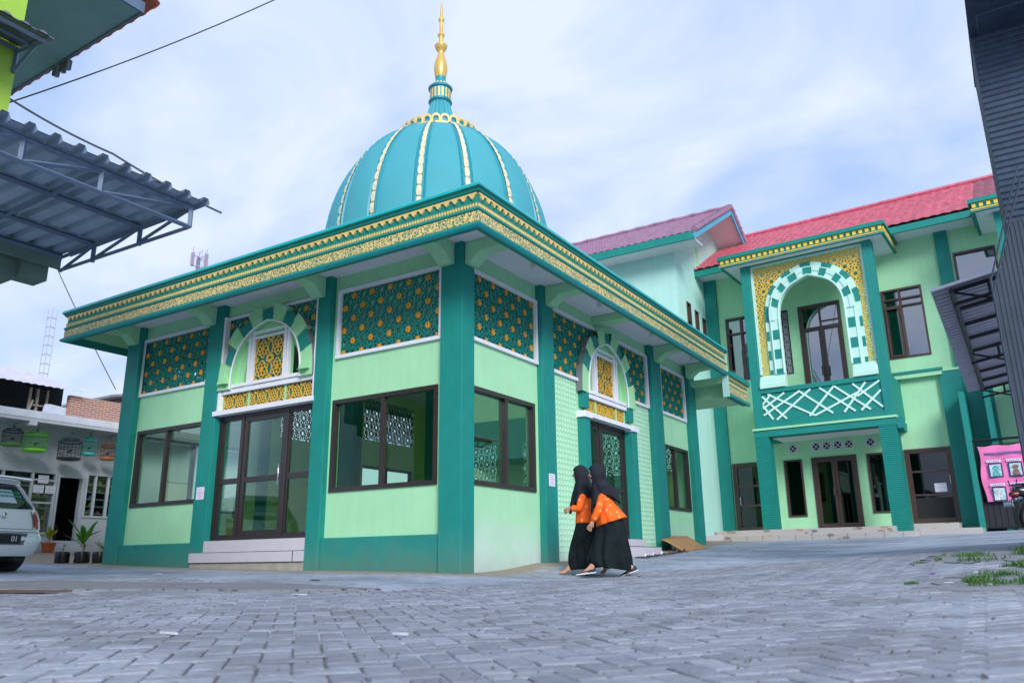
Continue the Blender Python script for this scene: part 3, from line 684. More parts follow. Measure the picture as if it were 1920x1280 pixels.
# ---- dome
DC = (-4.1, 4.7)
SEG = 16
zs_ = [6.0+.12*i for i in range(33)]
def smooth_r(z): return 2.54*math.sqrt(max(0, 1-(max(0, z-6.76)/3.33)**2))
m = MB(); NN = SEG*8; rg = []
for z in zs_:
    r0 = smooth_r(z); ring = []
    for k in range(NN):
        t = 2*pi*k/NN; f = ((k-.11/(2*pi/NN)) % 8)/8; bul = .018*sin(pi*f)**.6 if z < 9.6 else 0
        ring.append((DC[0]+(r0*(1+bul)*cos(t)), DC[1]+r0*(1+bul)*sin(t), z))
    rg.append(ring)
m.rings(rg, cap=False); DOME = m.build('dome', dome_m, MO, smooth=True)
m = MB(); m.lathe([(2.62, 4.98), (2.62, 5.6), (2.70, 5.65), (2.70, 5.8), (2.55, 5.85), (2.50, 6.02)], (*DC, 0), 64); m.build('drum', teal2, DOME, smooth=True)
rib_m = mat('rib_cream_gold', (.64, .60, .40), .5, .2, 16, .3, 120)
for q in range(SEG):
    t = 2*pi*q/SEG+.11; ct, st = cos(t), sin(t); m = MB(); g2 = MB()
    def P(z, off, s): r = smooth_r(z)+off; return (DC[0]+r*ct-s*st, DC[1]+r*st+s*ct, z)
    for i in range(len(zs_)-2):
        z0, z1 = zs_[i], zs_[i+1]; w0 = .085*(smooth_r(z0)/2.6)**.55
        w1 = .085*(smooth_r(z1)/2.6)**.55
        for s in (-1, 1):
            m.add([P(z0, .03, s*w0), P(z1, .03, s*w1), P(z1, .055, s*w1*1.35), P(z0, .055, s*w0*1.35)], [(0, 1, 2, 3)])
            m.add([P(z0, .055, s*w0*1.35), P(z1, .055, s*w1*1.35), P(z1, 0, s*w1*1.8), P(z0, 0, s*w0*1.8)], [(0, 1, 2, 3)])
    # cream leaf blocks up the rib
    z = 6.15
    while z < 9.72:
        h = .27*(smooth_r(z)/2.6)**.35; w_ = .056*(smooth_r(z)/2.6)**.55
        dz = h*.92
        g2.add([P(z, .04, -w_*.8), P(z, .04, w_*.8), P(z+dz*.35, .06, w_), P(z+dz*.8, .055, w_*.85), P(z+dz, .04, w_*.6), P(z+dz, .04, -w_*.6), P(z+dz*.8, .055, -w_*.85), P(z+dz*.35, .06, -w_), P(z+dz*.5, .062, 0)],
               [(0, 1, 8), (1, 2, 8), (2, 3, 8), (3, 4, 8), (4, 5, 8), (5, 6, 8), (6, 7, 8), (7, 0, 8)])
        z += h*(.5+.5*abs(math.cos((z-6)/3.2)))+.006
    r_ = m.build('rib', dome_tr, DOME)
    for v in g2.v: pass
    m = g2; m.build('rib_leaves', rib_m, DOME)
# ring of little arches at the crown
m = MB(); NA = 28; rr = .90; zr = 9.80
m.lathe([(rr+.0, zr), (rr+.035, zr+.0), (rr+.035, zr+.10), (rr, zr+.10), (rr, zr)], (*DC, 0), 56)
for k in range(NA):
    tc_ = 2*pi*(k+.5)/NA; hw_ = pi/NA
    def Q(a, z, off=0): return (DC[0]+(rr+off)*cos(tc_+a), DC[1]+(rr+off)*sin(tc_+a), z)
    ns = 8; I = [(hw_*.62*cos(pi-pi*i/ns), zr+.17+.075*sin(pi*i/ns)) for i in range(ns+1)]; O = [(hw_*1.0*cos(pi-pi*i/ns), zr+.19+.115*sin(pi*i/ns)) for i in range(ns+1)]
    I = [(I[0][0], zr+.10)]+I+[(I[-1][0], zr+.10)]; O = [(O[0][0], zr+.10)]+O+[(O[-1][0], zr+.10)]
    for i in range(len(I)-1):
        a, b, c, d = I[i], I[i+1], O[i+1], O[i]
        m.add([Q(*a, .03), Q(*b, .03), Q(*c, .03), Q(*d, .03), Q(*a), Q(*b), Q(*c), Q(*d)], [(0, 1, 2, 3), (4, 5, 6, 7), (0, 1, 5, 4), (3, 2, 6, 7)])
m.build('crown_ring', gold_lt, DOME)
m = MB(); m.lathe([(rr-.015, zr-.02), (rr-.015, zr+.235), (rr-.12, zr+.22), (.60, zr+.26)], (*DC, 0), 48); m.build('crown_skirt', dome_tr, DOME, smooth=True)
m = MB(); m.lathe([(.66, 9.98), (.56, 10.12), (.44, 10.28), (.35, 10.46), (.285, 10.66), (.25, 10.82), (.24, 10.92)], (*DC, 0), 40)
for k, v in enumerate(m.v):
    t = math.atan2(v[1]-DC[1], v[0]-DC[0]); f = 1+.05*cos(20*t); m.v[k] = (DC[0]+(v[0]-DC[0])*f, DC[1]+(v[1]-DC[1])*f, v[2])
m.build('neck', dome_m, DOME, smooth=True)
m = MB(); m.lathe([(.25, 10.90), (.285, 10.93), (.285, 10.96), (.255, 10.975), (.255, 11.27), (.29, 11.29), (.30, 11.33), (.27, 11.36), (.20, 11.44), (.135, 11.50), (.125, 11.60), (.13, 11.64)], (*DC, 0), 40); m.build('finial_collar', dome_tr, DOME, smooth=True)
m = MB()
for k in range(18):
    t = 2*pi*k/18; w_ = .052
    for z0, z1 in ((10.99, 11.25),):
        c, s = cos(t), sin(t); f = lambda r, q, z: (DC[0]+r*c-q*s, DC[1]+r*s+q*c, z)
        m.add([f(.262, -w_/2, z0), f(.262, w_/2, z0), f(.262, w_/2, z1), f(.262, -w_/2, z1)], [(0, 1, 2, 3)])
    for q in (-.03, .03):
        m.add([f(.262, q-.02, 11.36), f(.262, q+.02, 11.36), f(.235, q, 11.43)], [(0, 1, 2)])
m.lathe([(.262, 10.935), (.29, 10.945), (.262, 10.955)], (*DC, 0), 40)
m.build('finial_pillars', gold_lt, DOME)
m = MB(); pf = [(.12, 11.62), (.145, 11.70), (.165, 11.85), (.163, 11.98), (.135, 12.12), (.095, 12.25), (.075, 12.34), (.08, 12.38), (.12, 12.44), (.155, 12.52), (.16, 12.56), (.12, 12.60), (.06, 12.62), (.055, 12.76), (.05, 12.80), (.085, 12.85), (.09, 12.88), (.06, 12.92), (.045, 12.96), (.045, 13.22), (.05, 13.26), (.08, 13.31), (.075, 13.35), (.045, 13.39), (.035, 13.44), (.033, 13.62), (.02, 13.74), (0, 13.86)]
m.lathe(pf, (*DC, 0), 28); m.build('finial', mat('finial_gold', (.72, .47, .13), .32, .05, 3, metal=.35), DOME, smooth=True)

# ------------------------------------------------------------------ two-storey hall at the back right (C facade)
def clad_box(F, u0, u1, n0, n1, z0, z1, name, m, parent, pitch=.052, dep=.012):     # horizontally ribbed cladding round a pier
    mb = MB(); k = int((z1-z0)/pitch); p = (z1-z0)/k
    pr = []
    for i in range(k): pr += [(0, z0+i*p), (dep, z0+i*p+p*.25), (dep, z0+i*p+p*.8)]
    pr += [(0, z1)]
    cs = [(u0, n0, -1, -1), (u1, n0, 1, -1), (u1, n1, 1, 1), (u0, n1, -1, 1)]
    for (e, z) in pr:
        for (u, n, su, sn) in cs: mb.v.append(F(u+su*e, n+sn*e, z))
    for i in range(len(pr)-1):
        for c in range(4): mb.f.append((i*4+c, i*4+(c+1) % 4, i*4+4+(c+1) % 4, i*4+4+c)); mb.m.append(0)
    mb.f.append((0, 1, 2, 3)); mb.f.append(tuple(len(pr)*4-4+c for c in range(4))); mb.m += [0, 0]
    return mb.build(name, m, parent)
HA = thing('hall', 'two storey lime green hall with pink tiled roof and arched balcony', 'building', FC(4.5, 0, .9))
redtile = mat('pink_red_tile', (.58, .125, .175), .32, .32, 5, .1, 30, coat=.5); brtile = mat('maroon_tile', (.30, .10, .14), .6, .2, 5, .2, 30)
purp = mat('mauve_tile', (.33, .19, .28), .65, .22, 4, .3, 40)
hwin = [(.32, 1.25, 5.745, 7.90), (2.70, 3.98, 4.0, 7.86), (2.14, 2.38, 5.74, 7.84), (5.175, 6.28, 5.745, 7.87), (7.22, 8.28, 5.745, 8.62),
        (.13, 1.12, .95, 3.08), (1.765, 2.32, 1.34, 3.06), (2.60, 3.89, .97, 3.075), (4.17, 4.80, 1.36, 3.07), (5.18, 6.36, 1.04, 3.09)]
m = MB(); wallgrid(m, FC, -.32, 12.5, .3, 9.8, -.2, 0, hwin); m.build('wall', lime, HA)
m = MB(); m.box(-.3, 12.4, -7, -6.8, .3, 9.8, 0, FC); m.box(-.3, 12.4, -6.8, -.22, .80, .92, 0, FC); m.box(-.3, 12.4, -6.8, -.22, 3.9, 4.0, 0, FC); m.box(-.3, -.2, -6.8, -.2, .3, 9.8, 0, FC); m.box(12.3, 12.5, -6.8, -.2, .3, 9.8, 0, FC); m.box(-.3, 12.4, -6.8, -.22, 9.3, 9.4, 0, FC)
m.build('inner_wall', lime_dark, HA)
# lower dado in lighter green between the pillars is the same paint; columns and bands
m = MB(); m.box(-.32, .10, 0, .10, .5, 9.35, 0, FC); m.build('column', teal, HA, bevel=.006)
m = MB(); m.box(6.82, 7.16, 0, .10, 5.25, 9.35, 0, FC); m.build('column', teal2, HA, bevel=.006)
m = MB(); m.box(6.38, 6.92, 0, .12, .6, 5.19, 0, FC); m.build('column', teal2, HA, bevel=.006)
m = MB(); m.box(6.38, 7.0, 0, .14, 5.19, 5.255, 0, FC); m.build('column_cap', lime, HA)
m = MB(); m.box(6.92, 7.62, 0, .06, .6, 5.35, 0, FC); m.build('dark_panel', teal2, HA)
m = MB(); m.box(6.84, 6.98, .06, .95, .55, 4.40, 0, FC); m.build('fin_wall', teal2, HA, bevel=.01)
m = MB(); m.box(7.42, 7.56, .06, .85, .55, 5.0, 0, FC); m.build('fin_wall', teal2, HA, bevel=.01)
m = MB(); m.box(4.86, 6.50, 0, .22, 5.22, 5.30, 0, FC); m.box(4.86, 6.47, 0, .19, 5.10, 5.22, 1, FC); m.build('ledge', [teal2, lime], HA)
# windows
room = dark_in
def hwindow(h, **k): return window(FC, *h, 0, HA, fm=brown_w, gl=mir_glass, w_=.055, depth=.10, **k)
hwindow(hwin[0], divs=(.55,), rails=((0, 1, 7.35),)); 
o = hwindow(hwin[3], divs=(.44,), rails=((0, 1, 7.33), (.0, 1, 7.55)))
m = MB(); frame4(m, FC, 5.22, 5.62, 5.80, 7.30, .05, .0, .06); m.build('casement', brown_w, o)
hwindow(hwin[4], divs=())
dgl = glass('dark_door_glass', (.16, .22, .19), .05)
def dwin(h, **k): return window(FC, *h, 0, HA, fm=brown_w, gl=dgl, w_=.05, depth=.12, **k)
dwin(hwin[6], divs=()); dwin(hwin[8], divs=())
def hdoor(h, n, rails, divs, gl, leafw=.08):
    m = MB(); u0, u1, z0, z1 = h; frame4(m, FC, u0, u1, z0, z1, .07, -.10, .03)
    r = m.build('door', brown_w, HA); E = [u0+.07]+[u0+(u1-u0)*d for d in divs]+[u1-.07]
    for i in range(len(E)-1):
        l = MB(); a, b = E[i]+.004, E[i+1]-.004; zt = n or z1-.07
        frame4(l, FC, a, b, z0+.07, zt-.004, leafw, -.07, .012)
        for z in rails: l.box(a+leafw, b-leafw, -.06, .006, z-.025, z+.025, 0, FC)
        l.build('door_leaf', brown_w, r)
    if n:
        l = MB(); frame4(l, FC, u0+.07, u1-.07, n, z1-.07, .03, -.07, .01); l.box((u0+u1)/2-.025, (u0+u1)/2+.025, -.06, .012, n, z1-.07, 0, FC); l.box((u0+u1)/2, u1-.1, -.06, .008, n+.17, n+.20, 0, FC); l.build('transom', brown_w, r)
    p = MB(); p.box(u0+.04, u1-.04, -.05, -.044, z0+.04, z1-.04, 0, FC); p.build('pane', gl, r); return r
d1 = hdoor(hwin[5], 0, (1.75, 2.35), (), dgl, .06); handle(FC, .32, 1.75, 2.02, .012, d1, chrome, .012)
d2 = hdoor(hwin[7], 0, (), (.5,), dgl)
for s in (-1, 1): m = MB(); m.box(3.245+s*.03, 3.245+s*.10, .01, .05, 1.9, 2.15, 0, FC); m.build('handle', brown_w, d2)
d3 = hdoor(hwin[1], 7.10, (), (.5,), mir_glass)
for s in (-1, 1): m = MB(); m.box(3.34+s*.03, 3.34+s*.11, .01, .05, 5.55, 5.85, 0, FC); m.build('handle', brown_w, d3)
d4 = hdoor(hwin[9], 0, (1.80, 2.45), (), dgl, .05); handle(FC, 6.25, 2.05, 2.3, .012, d4, chrome, .012)
m = MB(); m.box(5.28, 6.25, -.055, .006, 1.12, 1.72, 0, FC); m.build('kick_glass', dark_in, d4)
m = MB(); m.box(2.14, 2.38, -.12, -.09, 5.74, 7.84, 0, FC); frame4(m, FC, 2.14, 2.38, 5.74, 7.84, .02, -.1, .01); sl = m.build('vent_screen', dark_in, HA)
rosettes(FC, 2.17, 2.35, 5.77, 7.81, -.04, sl, 'screen_lattice', mat('pale_lattice', (.35, .36, .42), .5), a=.24, wd=.014, k=6)
# ventilation blocks over the porch doors
vb = mat('vent_block', (.62, .64, .72), .7, .05, 8)
for u in (1.965, 2.655, 2.965, 3.285, 3.60, 4.20):
    m = MB(); frame4(m, FC, u, u+.265, 3.26, 3.53, .035, 0, .03)
    m2 = MB(); m2.box(u+.03, u+.235, .002, .006, 3.29, 3.50, 0, FC)
    for i in range(3):
        for j in range(3):
            if (i+j) % 2 == 0: cu, cz = u+.0675+i*.065, 3.33+j*.065; m.prism([(cu-.03, cz), (cu, cz-.03), (cu+.03, cz), (cu, cz+.03)], .006, .024, lambda n, a, b: FC(a, n, b))
    for i in range(2):
        for j in range(2): cu, cz = u+.1+i*.065, 3.3625+j*.065; m.prism([(cu-.012, cz-.012), (cu+.012, cz-.012), (cu+.012, cz+.012), (cu-.012, cz+.012)], .006, .024, lambda n, a, b: FC(a, n, b))
    r = m.build('vent_block', vb, HA); m2.build('vent_hole', dark_in, r)
# entrance steps with pebble patterned tiles
def pebble_mat():
    m = mat('pebble_tile', (.42, .40, .38), .45, .08, 4); nt = m.node_tree; b = nt.nodes['Principled BSDF']; N = nt.nodes.new; L = nt.links.new
    g = N('ShaderNodeNewGeometry'); mp = N('ShaderNodeMapping'); mp.inputs['Scale'].default_value = (2.2, 2.2, 5.0); L(g.outputs['Position'], mp.inputs[0])
    v = N('ShaderNodeTexVoronoi'); v.inputs['Scale'].default_value = 1.25; L(mp.outputs[0], v.inputs['Vector'])
    r = N('ShaderNodeMapRange'); r.inputs['From Min'].default_value = .24; r.inputs['From Max'].default_value = .31; r.inputs['To Min'].default_value = .85; r.inputs['To Max'].default_value = 0; L(v.outputs['Distance'], r.inputs[0])
    h = N('ShaderNodeValToRGB'); h.color_ramp.elements[0].color = (.12, .12, .14, 1); h.color_ramp.elements[1].color = (.42, .26, .20, 1)
    s = N('ShaderNodeSeparateColor'); L(v.outputs['Color'], s.inputs[0]); L(s.outputs[0], h.inputs[0])
    x = N('ShaderNodeMix'); x.data_type = 'RGBA'; L(r.outputs[0], x.inputs['Factor']); x.inputs['A'].default_value = (.46, .43, .41, 1); L(h.outputs[0], x.inputs['B']); L(x.outputs['Result'], b.inputs['Base Color']); return m
peb = pebble_mat()
m = MB(); m.box(.10, 5.0, .0, 1.95, .3, .93, 0, FC); m.box(5.0, 6.40, 0, 1.2, .3, .985, 0, FC); m.box(.75, 5.55, 0, 2.35, .3, .775, 0, FC); m.box(-.3, .75, 0, .9, .3, .80, 0, FC); m.box(5.55, 6.95, 0, 1.75, .3, .83, 0, FC)
for z in (.925,): pass
m.build('steps', peb, HA, bevel=.01)
m = MB(); 
for u in (1.2, 1.65, 2.1, 2.55, 3.0, 3.45, 3.9, 4.35, 4.8, 5.25): m.box(u-.004, u+.004, 2.30, 2.353, .55, .765, 0, FC)
m.build('tile_joints', dark_line, HA)
# balcony block
for (u0, u1) in ((1.46, 1.86), (4.90, 5.33)): clad_box(FC, u0, u1, 1.22, 1.60, .76, 3.60, 'porch_pillar', teal2, HA)
for (u0, u1) in ((1.49, 1.76), (5.09, 5.345)):
    m = MB(); m.box(u0, u1, 1.25, 1.60, 3.86, 9.04, 0, FC); m.build('balcony_pillar', teal2, HA, bevel=.006)
m = MB(); m.box(1.44, 5.36, 1.20, 1.62, 3.60, 3.80, 0, FC); m.box(1.44, 1.80, 0, 1.20, 3.60, 3.80, 0, FC); m.box(5.0, 5.36, 0, 1.20, 3.60, 3.80, 0, FC); m.build('beam', teal2, HA, bevel=.006)
m = MB(); m.box(1.42, 5.38, 0, 1.66, 3.80, 3.86, 0, FC); m.build('slab_edge', lime, HA)
m = MB(); m.box(1.80, 5.0, .0, 1.20, 3.62, 3.68, 0, FC); m.build('porch_ceiling', soffit_m, HA)
m = MB(); m.prism([(1.62, 3.80), (1.62, 3.50), (1.45, 3.42), (1.20, 3.42), (1.20, 3.80)], 5.36, 5.50, lambda u, n, z: FC(u, n, z)); m.build('corbel', teal2, HA)
m = MB(); m.box(1.76, 5.09, 1.40, 1.55, 3.862, 5.03, 0, FC); m.box(1.76, 5.09, 1.55, 1.60, 4.90, 5.03, 0, FC); m.box(1.76, 5.09, 1.55, 1.59, 3.862, 4.03, 0, FC); m.box(1.49, 1.62, 0, 1.25, 3.862, 5.03, 0, FC); m.box(5.22, 5.345, 0, 1.25, 3.862, 5.03, 0, FC); m.build('parapet', teal2, HA)
m = MB(); zb, zt = 4.06, 4.88; strips = [((1.78, 4.82), (2.45, 4.08)), ((1.78, 4.25), (2.9, 4.86)), ((1.95, 4.87), (3.25, 4.09)), ((2.15, 4.08), (3.2, 4.87)), ((2.85, 4.87), (3.75, 4.10)), ((1.78, 4.58), (2.05, 4.86)), ((3.1, 4.09), (3.85, 4.87)), ((3.45, 4.87), (4.35, 4.09)), ((3.25, 4.09), (4.5, 4.62)), ((3.85, 4.87), (4.75, 4.09)), ((4.05, 4.09), (4.7, 4.87)), ((4.35, 4.87), (5.07, 4.12)), ((4.45, 4.5), (5.07, 4.87)), ((4.5, 4.09), (5.07, 4.6)), ((1.78, 4.45), (2.45, 4.86)), ((1.78, 4.55), (2.05, 4.10))]
for p, q in strips: bar(m, FC, p, q, .055, 1.552, 1.578)
m.build('crossed_strips', mat('pale_strip', (.60, .84, .76), .6, .05, 5), HA)
# arched screen
AC = 3.47
m = MB(); frame4(m, FC, 1.77, 5.08, 5.42, 8.98, .07, 1.36, 1.50, sides='lrt'); m.build('screen_frame', mat('pale_mint', (.52, .80, .70), .5, .04, 3), HA)
mint = MATS['pale_mint']
def balcony_in(u, z):
    x = abs(u-AC); 
    if x >= 1.36: return True
    if z < 7.1: return False
    t = math.acos(min(1, x/1.36)); return z > 7.1+1.55*sin(t)**.78-.02
lattice(FC, 1.84, 5.01, 5.42, 8.92, 1.44, balcony_in, HA, 'gold_screen', a=.54, mats=[gold, gold_or], wd=.032, flowers=False, fr=.055)
def lattice_backing():
    pass
ar = arch(FC, AC, 5.1, 7.1, .95, 1.17, 1.20, 1.44, 1.34, 1.56, HA, [mint, teal2, mint], nb=15, pti=.06)
m = MB(); P1 = arch_prof(1.21, 7.1, 1.45, 66, .03); P2_ = arch_prof(1.38, 7.1, 1.62, 66, .03); k = 0
for i in range(66):
    a, b, c, d = P1[i], P1[i+1], P2_[i+1], P2_[i]; mi = 1 if (i//5) % 2 == 0 else 0; G = lambda p, n: FC(AC+p[0], n, p[1])
    m.add([G(a, 1.50), G(b, 1.50), G(c, 1.50), G(d, 1.50), G(d, 1.34), G(c, 1.34)], [(0, 1, 2, 3), (3, 2, 5, 4)], mi)
m.build('outer_ring', [mint, teal2], ar)
for s in (-1, 1):
    m = MB(); z = 7.1; q = 0
    while z > 5.45:
        h = min(.30, z-5.44)
        tl = q % 2 == 1
        m.box(AC+s*.95, AC+s*1.20, 1.34, 1.56, z-h, z, 0, FC)
        if tl: m.box(AC+s*.985, AC+s*1.185, 1.56, 1.565, z-h+.0, z, 1, FC); m.box(AC+s*1.29, AC+s*1.38, 1.505, 1.508, z-h, z, 1, FC)
        m.box(AC+s*1.201, AC+s*1.38, 1.34, 1.505, z-h, z, 0, FC)
        z -= h; q += 1
    m.build('arch_leg', [mint, teal2], ar)
m = MB(); P3 = arch_prof(.95, 7.1, 1.17, 50, .06); m.tube([FC(AC-.95, 1.57, 5.45)]+[FC(AC+p[0], 1.57, p[1]) for p in P3]+[FC(AC+.95, 1.57, 5.45)], .03, 6); P4 = arch_prof(1.205, 7.1, 1.445, 50, .03); m.tube([FC(AC-1.205, 1.56, 5.45)]+[FC(AC+p[0], 1.56, p[1]) for p in P4]+[FC(AC+1.205, 1.56, 5.45)], .022, 6); m.build('rim', mint, ar, smooth=True)
for s, (a, b) in ((-1, (1.77, AC-.95)), (1, (AC+.95, 5.08))):
    m = MB()
    for k, (z0, z1, e) in enumerate(((5.04, 5.18, .0), (5.18, 5.30, .05), (5.30, 5.38, .09), (5.38, 5.44, .13))): m.box(a-(0 if s < 0 else 0)+(0 if s < 0 else (0)), b, 1.34, 1.66-e, z0, z1, 0, FC)
    m.build('impost', mint, HA, bevel=.008)
m = MB(); m.box(1.76, 5.09, 1.25, 1.58, 8.98, 9.05, 0, FC); m.build('head_beam', teal2, HA)
# canopies with gold dentils
def canopy(u0, u1, parent):
    nf = 1.95
    m = MB(); m.box(u0, u1, 0, nf-.0, 9.0, 9.04, 1, FC); r = m.build('canopy', [teal2, soffit_m], parent)
    m = MB(); 
    for (z0, z1, e) in ((8.98, 9.09, .0), (9.09, 9.23, -.03), (9.23, 9.34, .05)):
        m.box(u0-e, u1+e, nf-.08, nf+e, z0, z1, 0, FC); m.box(u0-e, u0+.08, .0, nf-.08, z0, z1, 0, FC); m.box(u1-.08, u1+e, .0, nf-.08, z0, z1, 0, FC)
    m.build('fascia', teal2, r)
    m = MB(); m.box(u0-.012, u1+.012, nf-.05, nf+.012, 9.035, 9.062, 0, FC); m.box(u1-.02, u1+.012, 0, nf-.05, 9.035, 9.062, 0, FC); m.box(u0-.012, u0+.02, 0, nf-.05, 9.035, 9.062, 0, FC)
    k = round((u1-u0)/.17); p = (u1-u0)/k
    for i in range(k): m.box(u0+i*p+.035, u0+i*p+p-.045, nf-.04, nf+.002, 9.10, 9.205, 0, FC)
    m.box(u0+.03, u1-.03, nf-.035, nf-.001, 9.205, 9.225, 0, FC)
    k = round(nf/.17)
    for i in range(k): m.box(u1-.04, u1+.002, i*nf/k+.04, i*nf/k+nf/k-.05, 9.10, 9.205, 0, FC)
    m.build('dentils', mat('canopy_gold', (.82, .58, .07), .45, .1, 9), r)
    # little tiled top
    m = MB(); m.box(u0, u1, .0, nf, 9.34, 9.37, 0, FC); m.build('canopy_top', teal_dk, r)
canopy(.96, 5.78, HA); canopy(7.95, 12.2, HA)
# second balcony, mostly behind the black tower
for (u0, u1) in ((8.42, 8.68),):
    m = MB(); m.box(u0, u1, 1.25, 1.60, 3.86, 9.04, 0, FC); m.build('balcony_pillar', teal2, HA, bevel=.006)
m = MB(); frame4(m, FC, 8.69, 11.9, 5.42, 8.98, .07, 1.36, 1.50, sides='lrt'); m.build('screen_frame', mint, HA)
lattice(FC, 8.76, 9.6, 6.0, 8.92, 1.44, in_all, HA, 'gold_screen', a=.54, mats=[gold, gold_or], wd=.032, flowers=False, fr=.055)
m = MB(); m.box(8.42, 12.0, 0, 1.6, 3.6, 5.0, 0, FC); m.build('parapet', teal2, HA)
# tiled roofs
def tiled_roof(P, a0, a1, name, m, parent, rows, pitch=.27, amp=.035, step=.035):
    """P(a, t, h) -> xyz : a along the eave (m), t 0..1 from eave to ridge, h above the plane."""
    mb = MB(); na = int((a1-a0)/pitch*5); 
    for r in range(rows):
        t0, t1 = r/rows, (r+1)/rows
        base = len(mb.v)
        for i in range(na+1):
            a = a0+(a1-a0)*i/na; ph = (a-a0)/pitch; wv = amp*(abs(sin(pi*ph))**.8); jl = random.uniform(-.003, .003)
            mb.v += [P(a, t0, wv+step+jl), P(a, t1, wv*.9+.0), P(a, t0, wv-.0)]
        for i in range(na):
            b = base+i*3; mb.f += [(b, b+3, b+4, b+1), (b, b+3, b+5, b+2)]; mb.m += [0, 0]
    return mb.build(name, m, parent)
LR = 5.2; sl = R(30)
def PR(u, t, h): n = .98-t*LR*cos(sl); return FC(u, n-h*sin(sl)*-1*0, 9.50+t*LR*sin(sl)+h)
tiled_roof(PR, -.45, 7.95, 'roof', redtile, HA, 15); tiled_roof(PR, 7.95, 12.6, 'roof', brtile, HA, 15)
def PRb(u, t, h): n = .98-2*LR*cos(sl)+t*LR*cos(sl); return FC(u, n, 9.50+t*LR*sin(sl)+h)
tiled_roof(PRb, -.45, 12.6, 'roof', brtile, HA, 8)
m = MB(); n0 = .98-LR*cos(sl); m.tube([FC(-.45, n0, 9.56+LR*sin(sl)), FC(12.6, n0, 9.56+LR*sin(sl))], .10, 8); m.build('ridge_tiles', redtile, HA, smooth=True)
m = MB(); m.box(-.42, 12.6, .88, .95, 9.26, 9.46, 0, FC); m.box(-.42, -.35, 0, .88, 9.26, 9.46, 0, FC); m.build('eave_board', teal2, HA)
m = MB(); m.box(-.36, 12.6, 0, .88, 9.34, 9.37, 0, FC); m.build('eave_soffit', soffit_m, HA)

# ------------------------------------------------------------------ tall gabled house behind the mosque
TX, TY = -1.71, 13.81
TW = thing('gabled_house', 'pale green house with mauve tiled gable roof behind the mosque', 'house', (TX-3, TY+3, .7))
FT = Fr((TX, 0, 0), (0, 1, 0), (1, 0, 0)); FTA = Fr((0, TY, 0), (1, 0, 0), (0, -1, 0))
lime_p = mat('lime_pale', (.44, .74, .66), .75, .04, 2, .2, 150, streak=.035)
tw_w = [(14.60, 14.97, 6.55, 8.14), (15.34, 15.68, 6.55, 8.05), (16.05, 16.37, 6.55, 7.96)]
ridge_y, ridge_z, eave_z = 17.2, 12.15, 9.75
def rz(y): return eave_z+(ridge_z-eave_z)*(1-abs(y-ridge_y)/(ridge_y-12.95))-.12
m = MB(); wallgrid(m, FT, TY, 20.6, .4, 9.9, -.18, 0, tw_w); m.prism([(TY, 9.9), (TY, rz(TY)), (ridge_y, rz(ridge_y)), (20.6, rz(20.6)), (20.6, 9.9)], -.18, 0, lambda n, y, z: FT(y, n, z))
wallgrid(m, FTA, -9.5, TX-.182, .4, 10.05, -.18, 0, []); m.box(-9.5, -9.3, TY+.18, 20.6, .4, 10); m.box(-9.5, TX, 20.5, 20.7, .4, 10); m.build('wall', lime_p, TW)
for h in tw_w: window(FT, *h, 0, TW, divs=(), rails=((0, 1, h[3]-.62),), fm=brown_w, gl=dgl, w_=.045, depth=.08)
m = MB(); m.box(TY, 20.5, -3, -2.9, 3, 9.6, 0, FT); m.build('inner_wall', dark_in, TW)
m = MB(); m.box(15.95, 16.15, .0, .03, 9.5, rz(16.05)-.05, 0, FT); m.build('pilaster', lime, TW)
GX = TX+1.02
def PT(sgn):
    def P(x, t, h): y = (12.95 if sgn < 0 else 2*ridge_y-12.95)+(-sgn)*t*(ridge_y-12.95); return (x, y, eave_z+t*(ridge_z-eave_z)+h)
    return P
tiled_roof(PT(-1), -10.2, GX, 'roof', purp, TW, 17, pitch=.24); tiled_roof(PT(1), -10.2, GX, 'roof', purp, TW, 8, pitch=.24)
m = MB(); m.tube([(x, ridge_y, ridge_z+.05+(.03 if i % 2 else 0)) for i, x in enumerate([-10.2+.35*k for k in range(int((GX+10.2)/.35)+1)]+[GX])], .09, 8); m.build('ridge_tiles', purp, TW, smooth=True)
for sgn in (-1, 1):      # verge tiles, one rounded cap after another
    m = MB(); n_ = 18
    for i in range(n_):
        a, b = PT(sgn)(GX-.03, i/n_, .07), PT(sgn)(GX-.03, (i+1.12)/n_, .035); m.tube([a, b], [.105, .085], 10)
    m.build('verge_tiles', purp, TW, smooth=True)
    m = MB(); e = PT(sgn); p0, p1 = e(0, 0, 0), e(0, 1, 0)
    m.prism([(p0[1], p0[2]-.03), (p1[1], p1[2]-.03), (p1[1], p1[2]-.24), (p0[1], p0[2]-.24)], GX-.06, GX-.02, lambda x, y, z: (x, y, z)); m.build('barge_board', mat('barge_blue', (.06, .36, .52), .5, .05), TW)
    m = MB(); m.prism([(p0[1], p0[2]-.10), (p1[1], p1[2]-.10), (p1[1], p1[2]-.13), (p0[1], p0[2]-.13)], TX, GX-.06, lambda x, y, z: (x, y, z)); m.build('gable_soffit', mat('gable_soffit_pale', (.72, .66, .66), .7, .03), TW)
m = MB(); m.box(-10.2, GX-.08, 12.93, 13.0, eave_z-.24, eave_z+.0); m.build('eave_board', teal2, TW)
m = MB(); m.box(-10.2, GX-.08, 13.0, TY, eave_z-.20, eave_z-.17); m.build('eave_soffit', soffit_m, TW)
m = MB(); m.box(TX, TX+.55, 14.3, 16.5, .4, .82); m.build('plinth_step', tile, TW, bevel=.01)

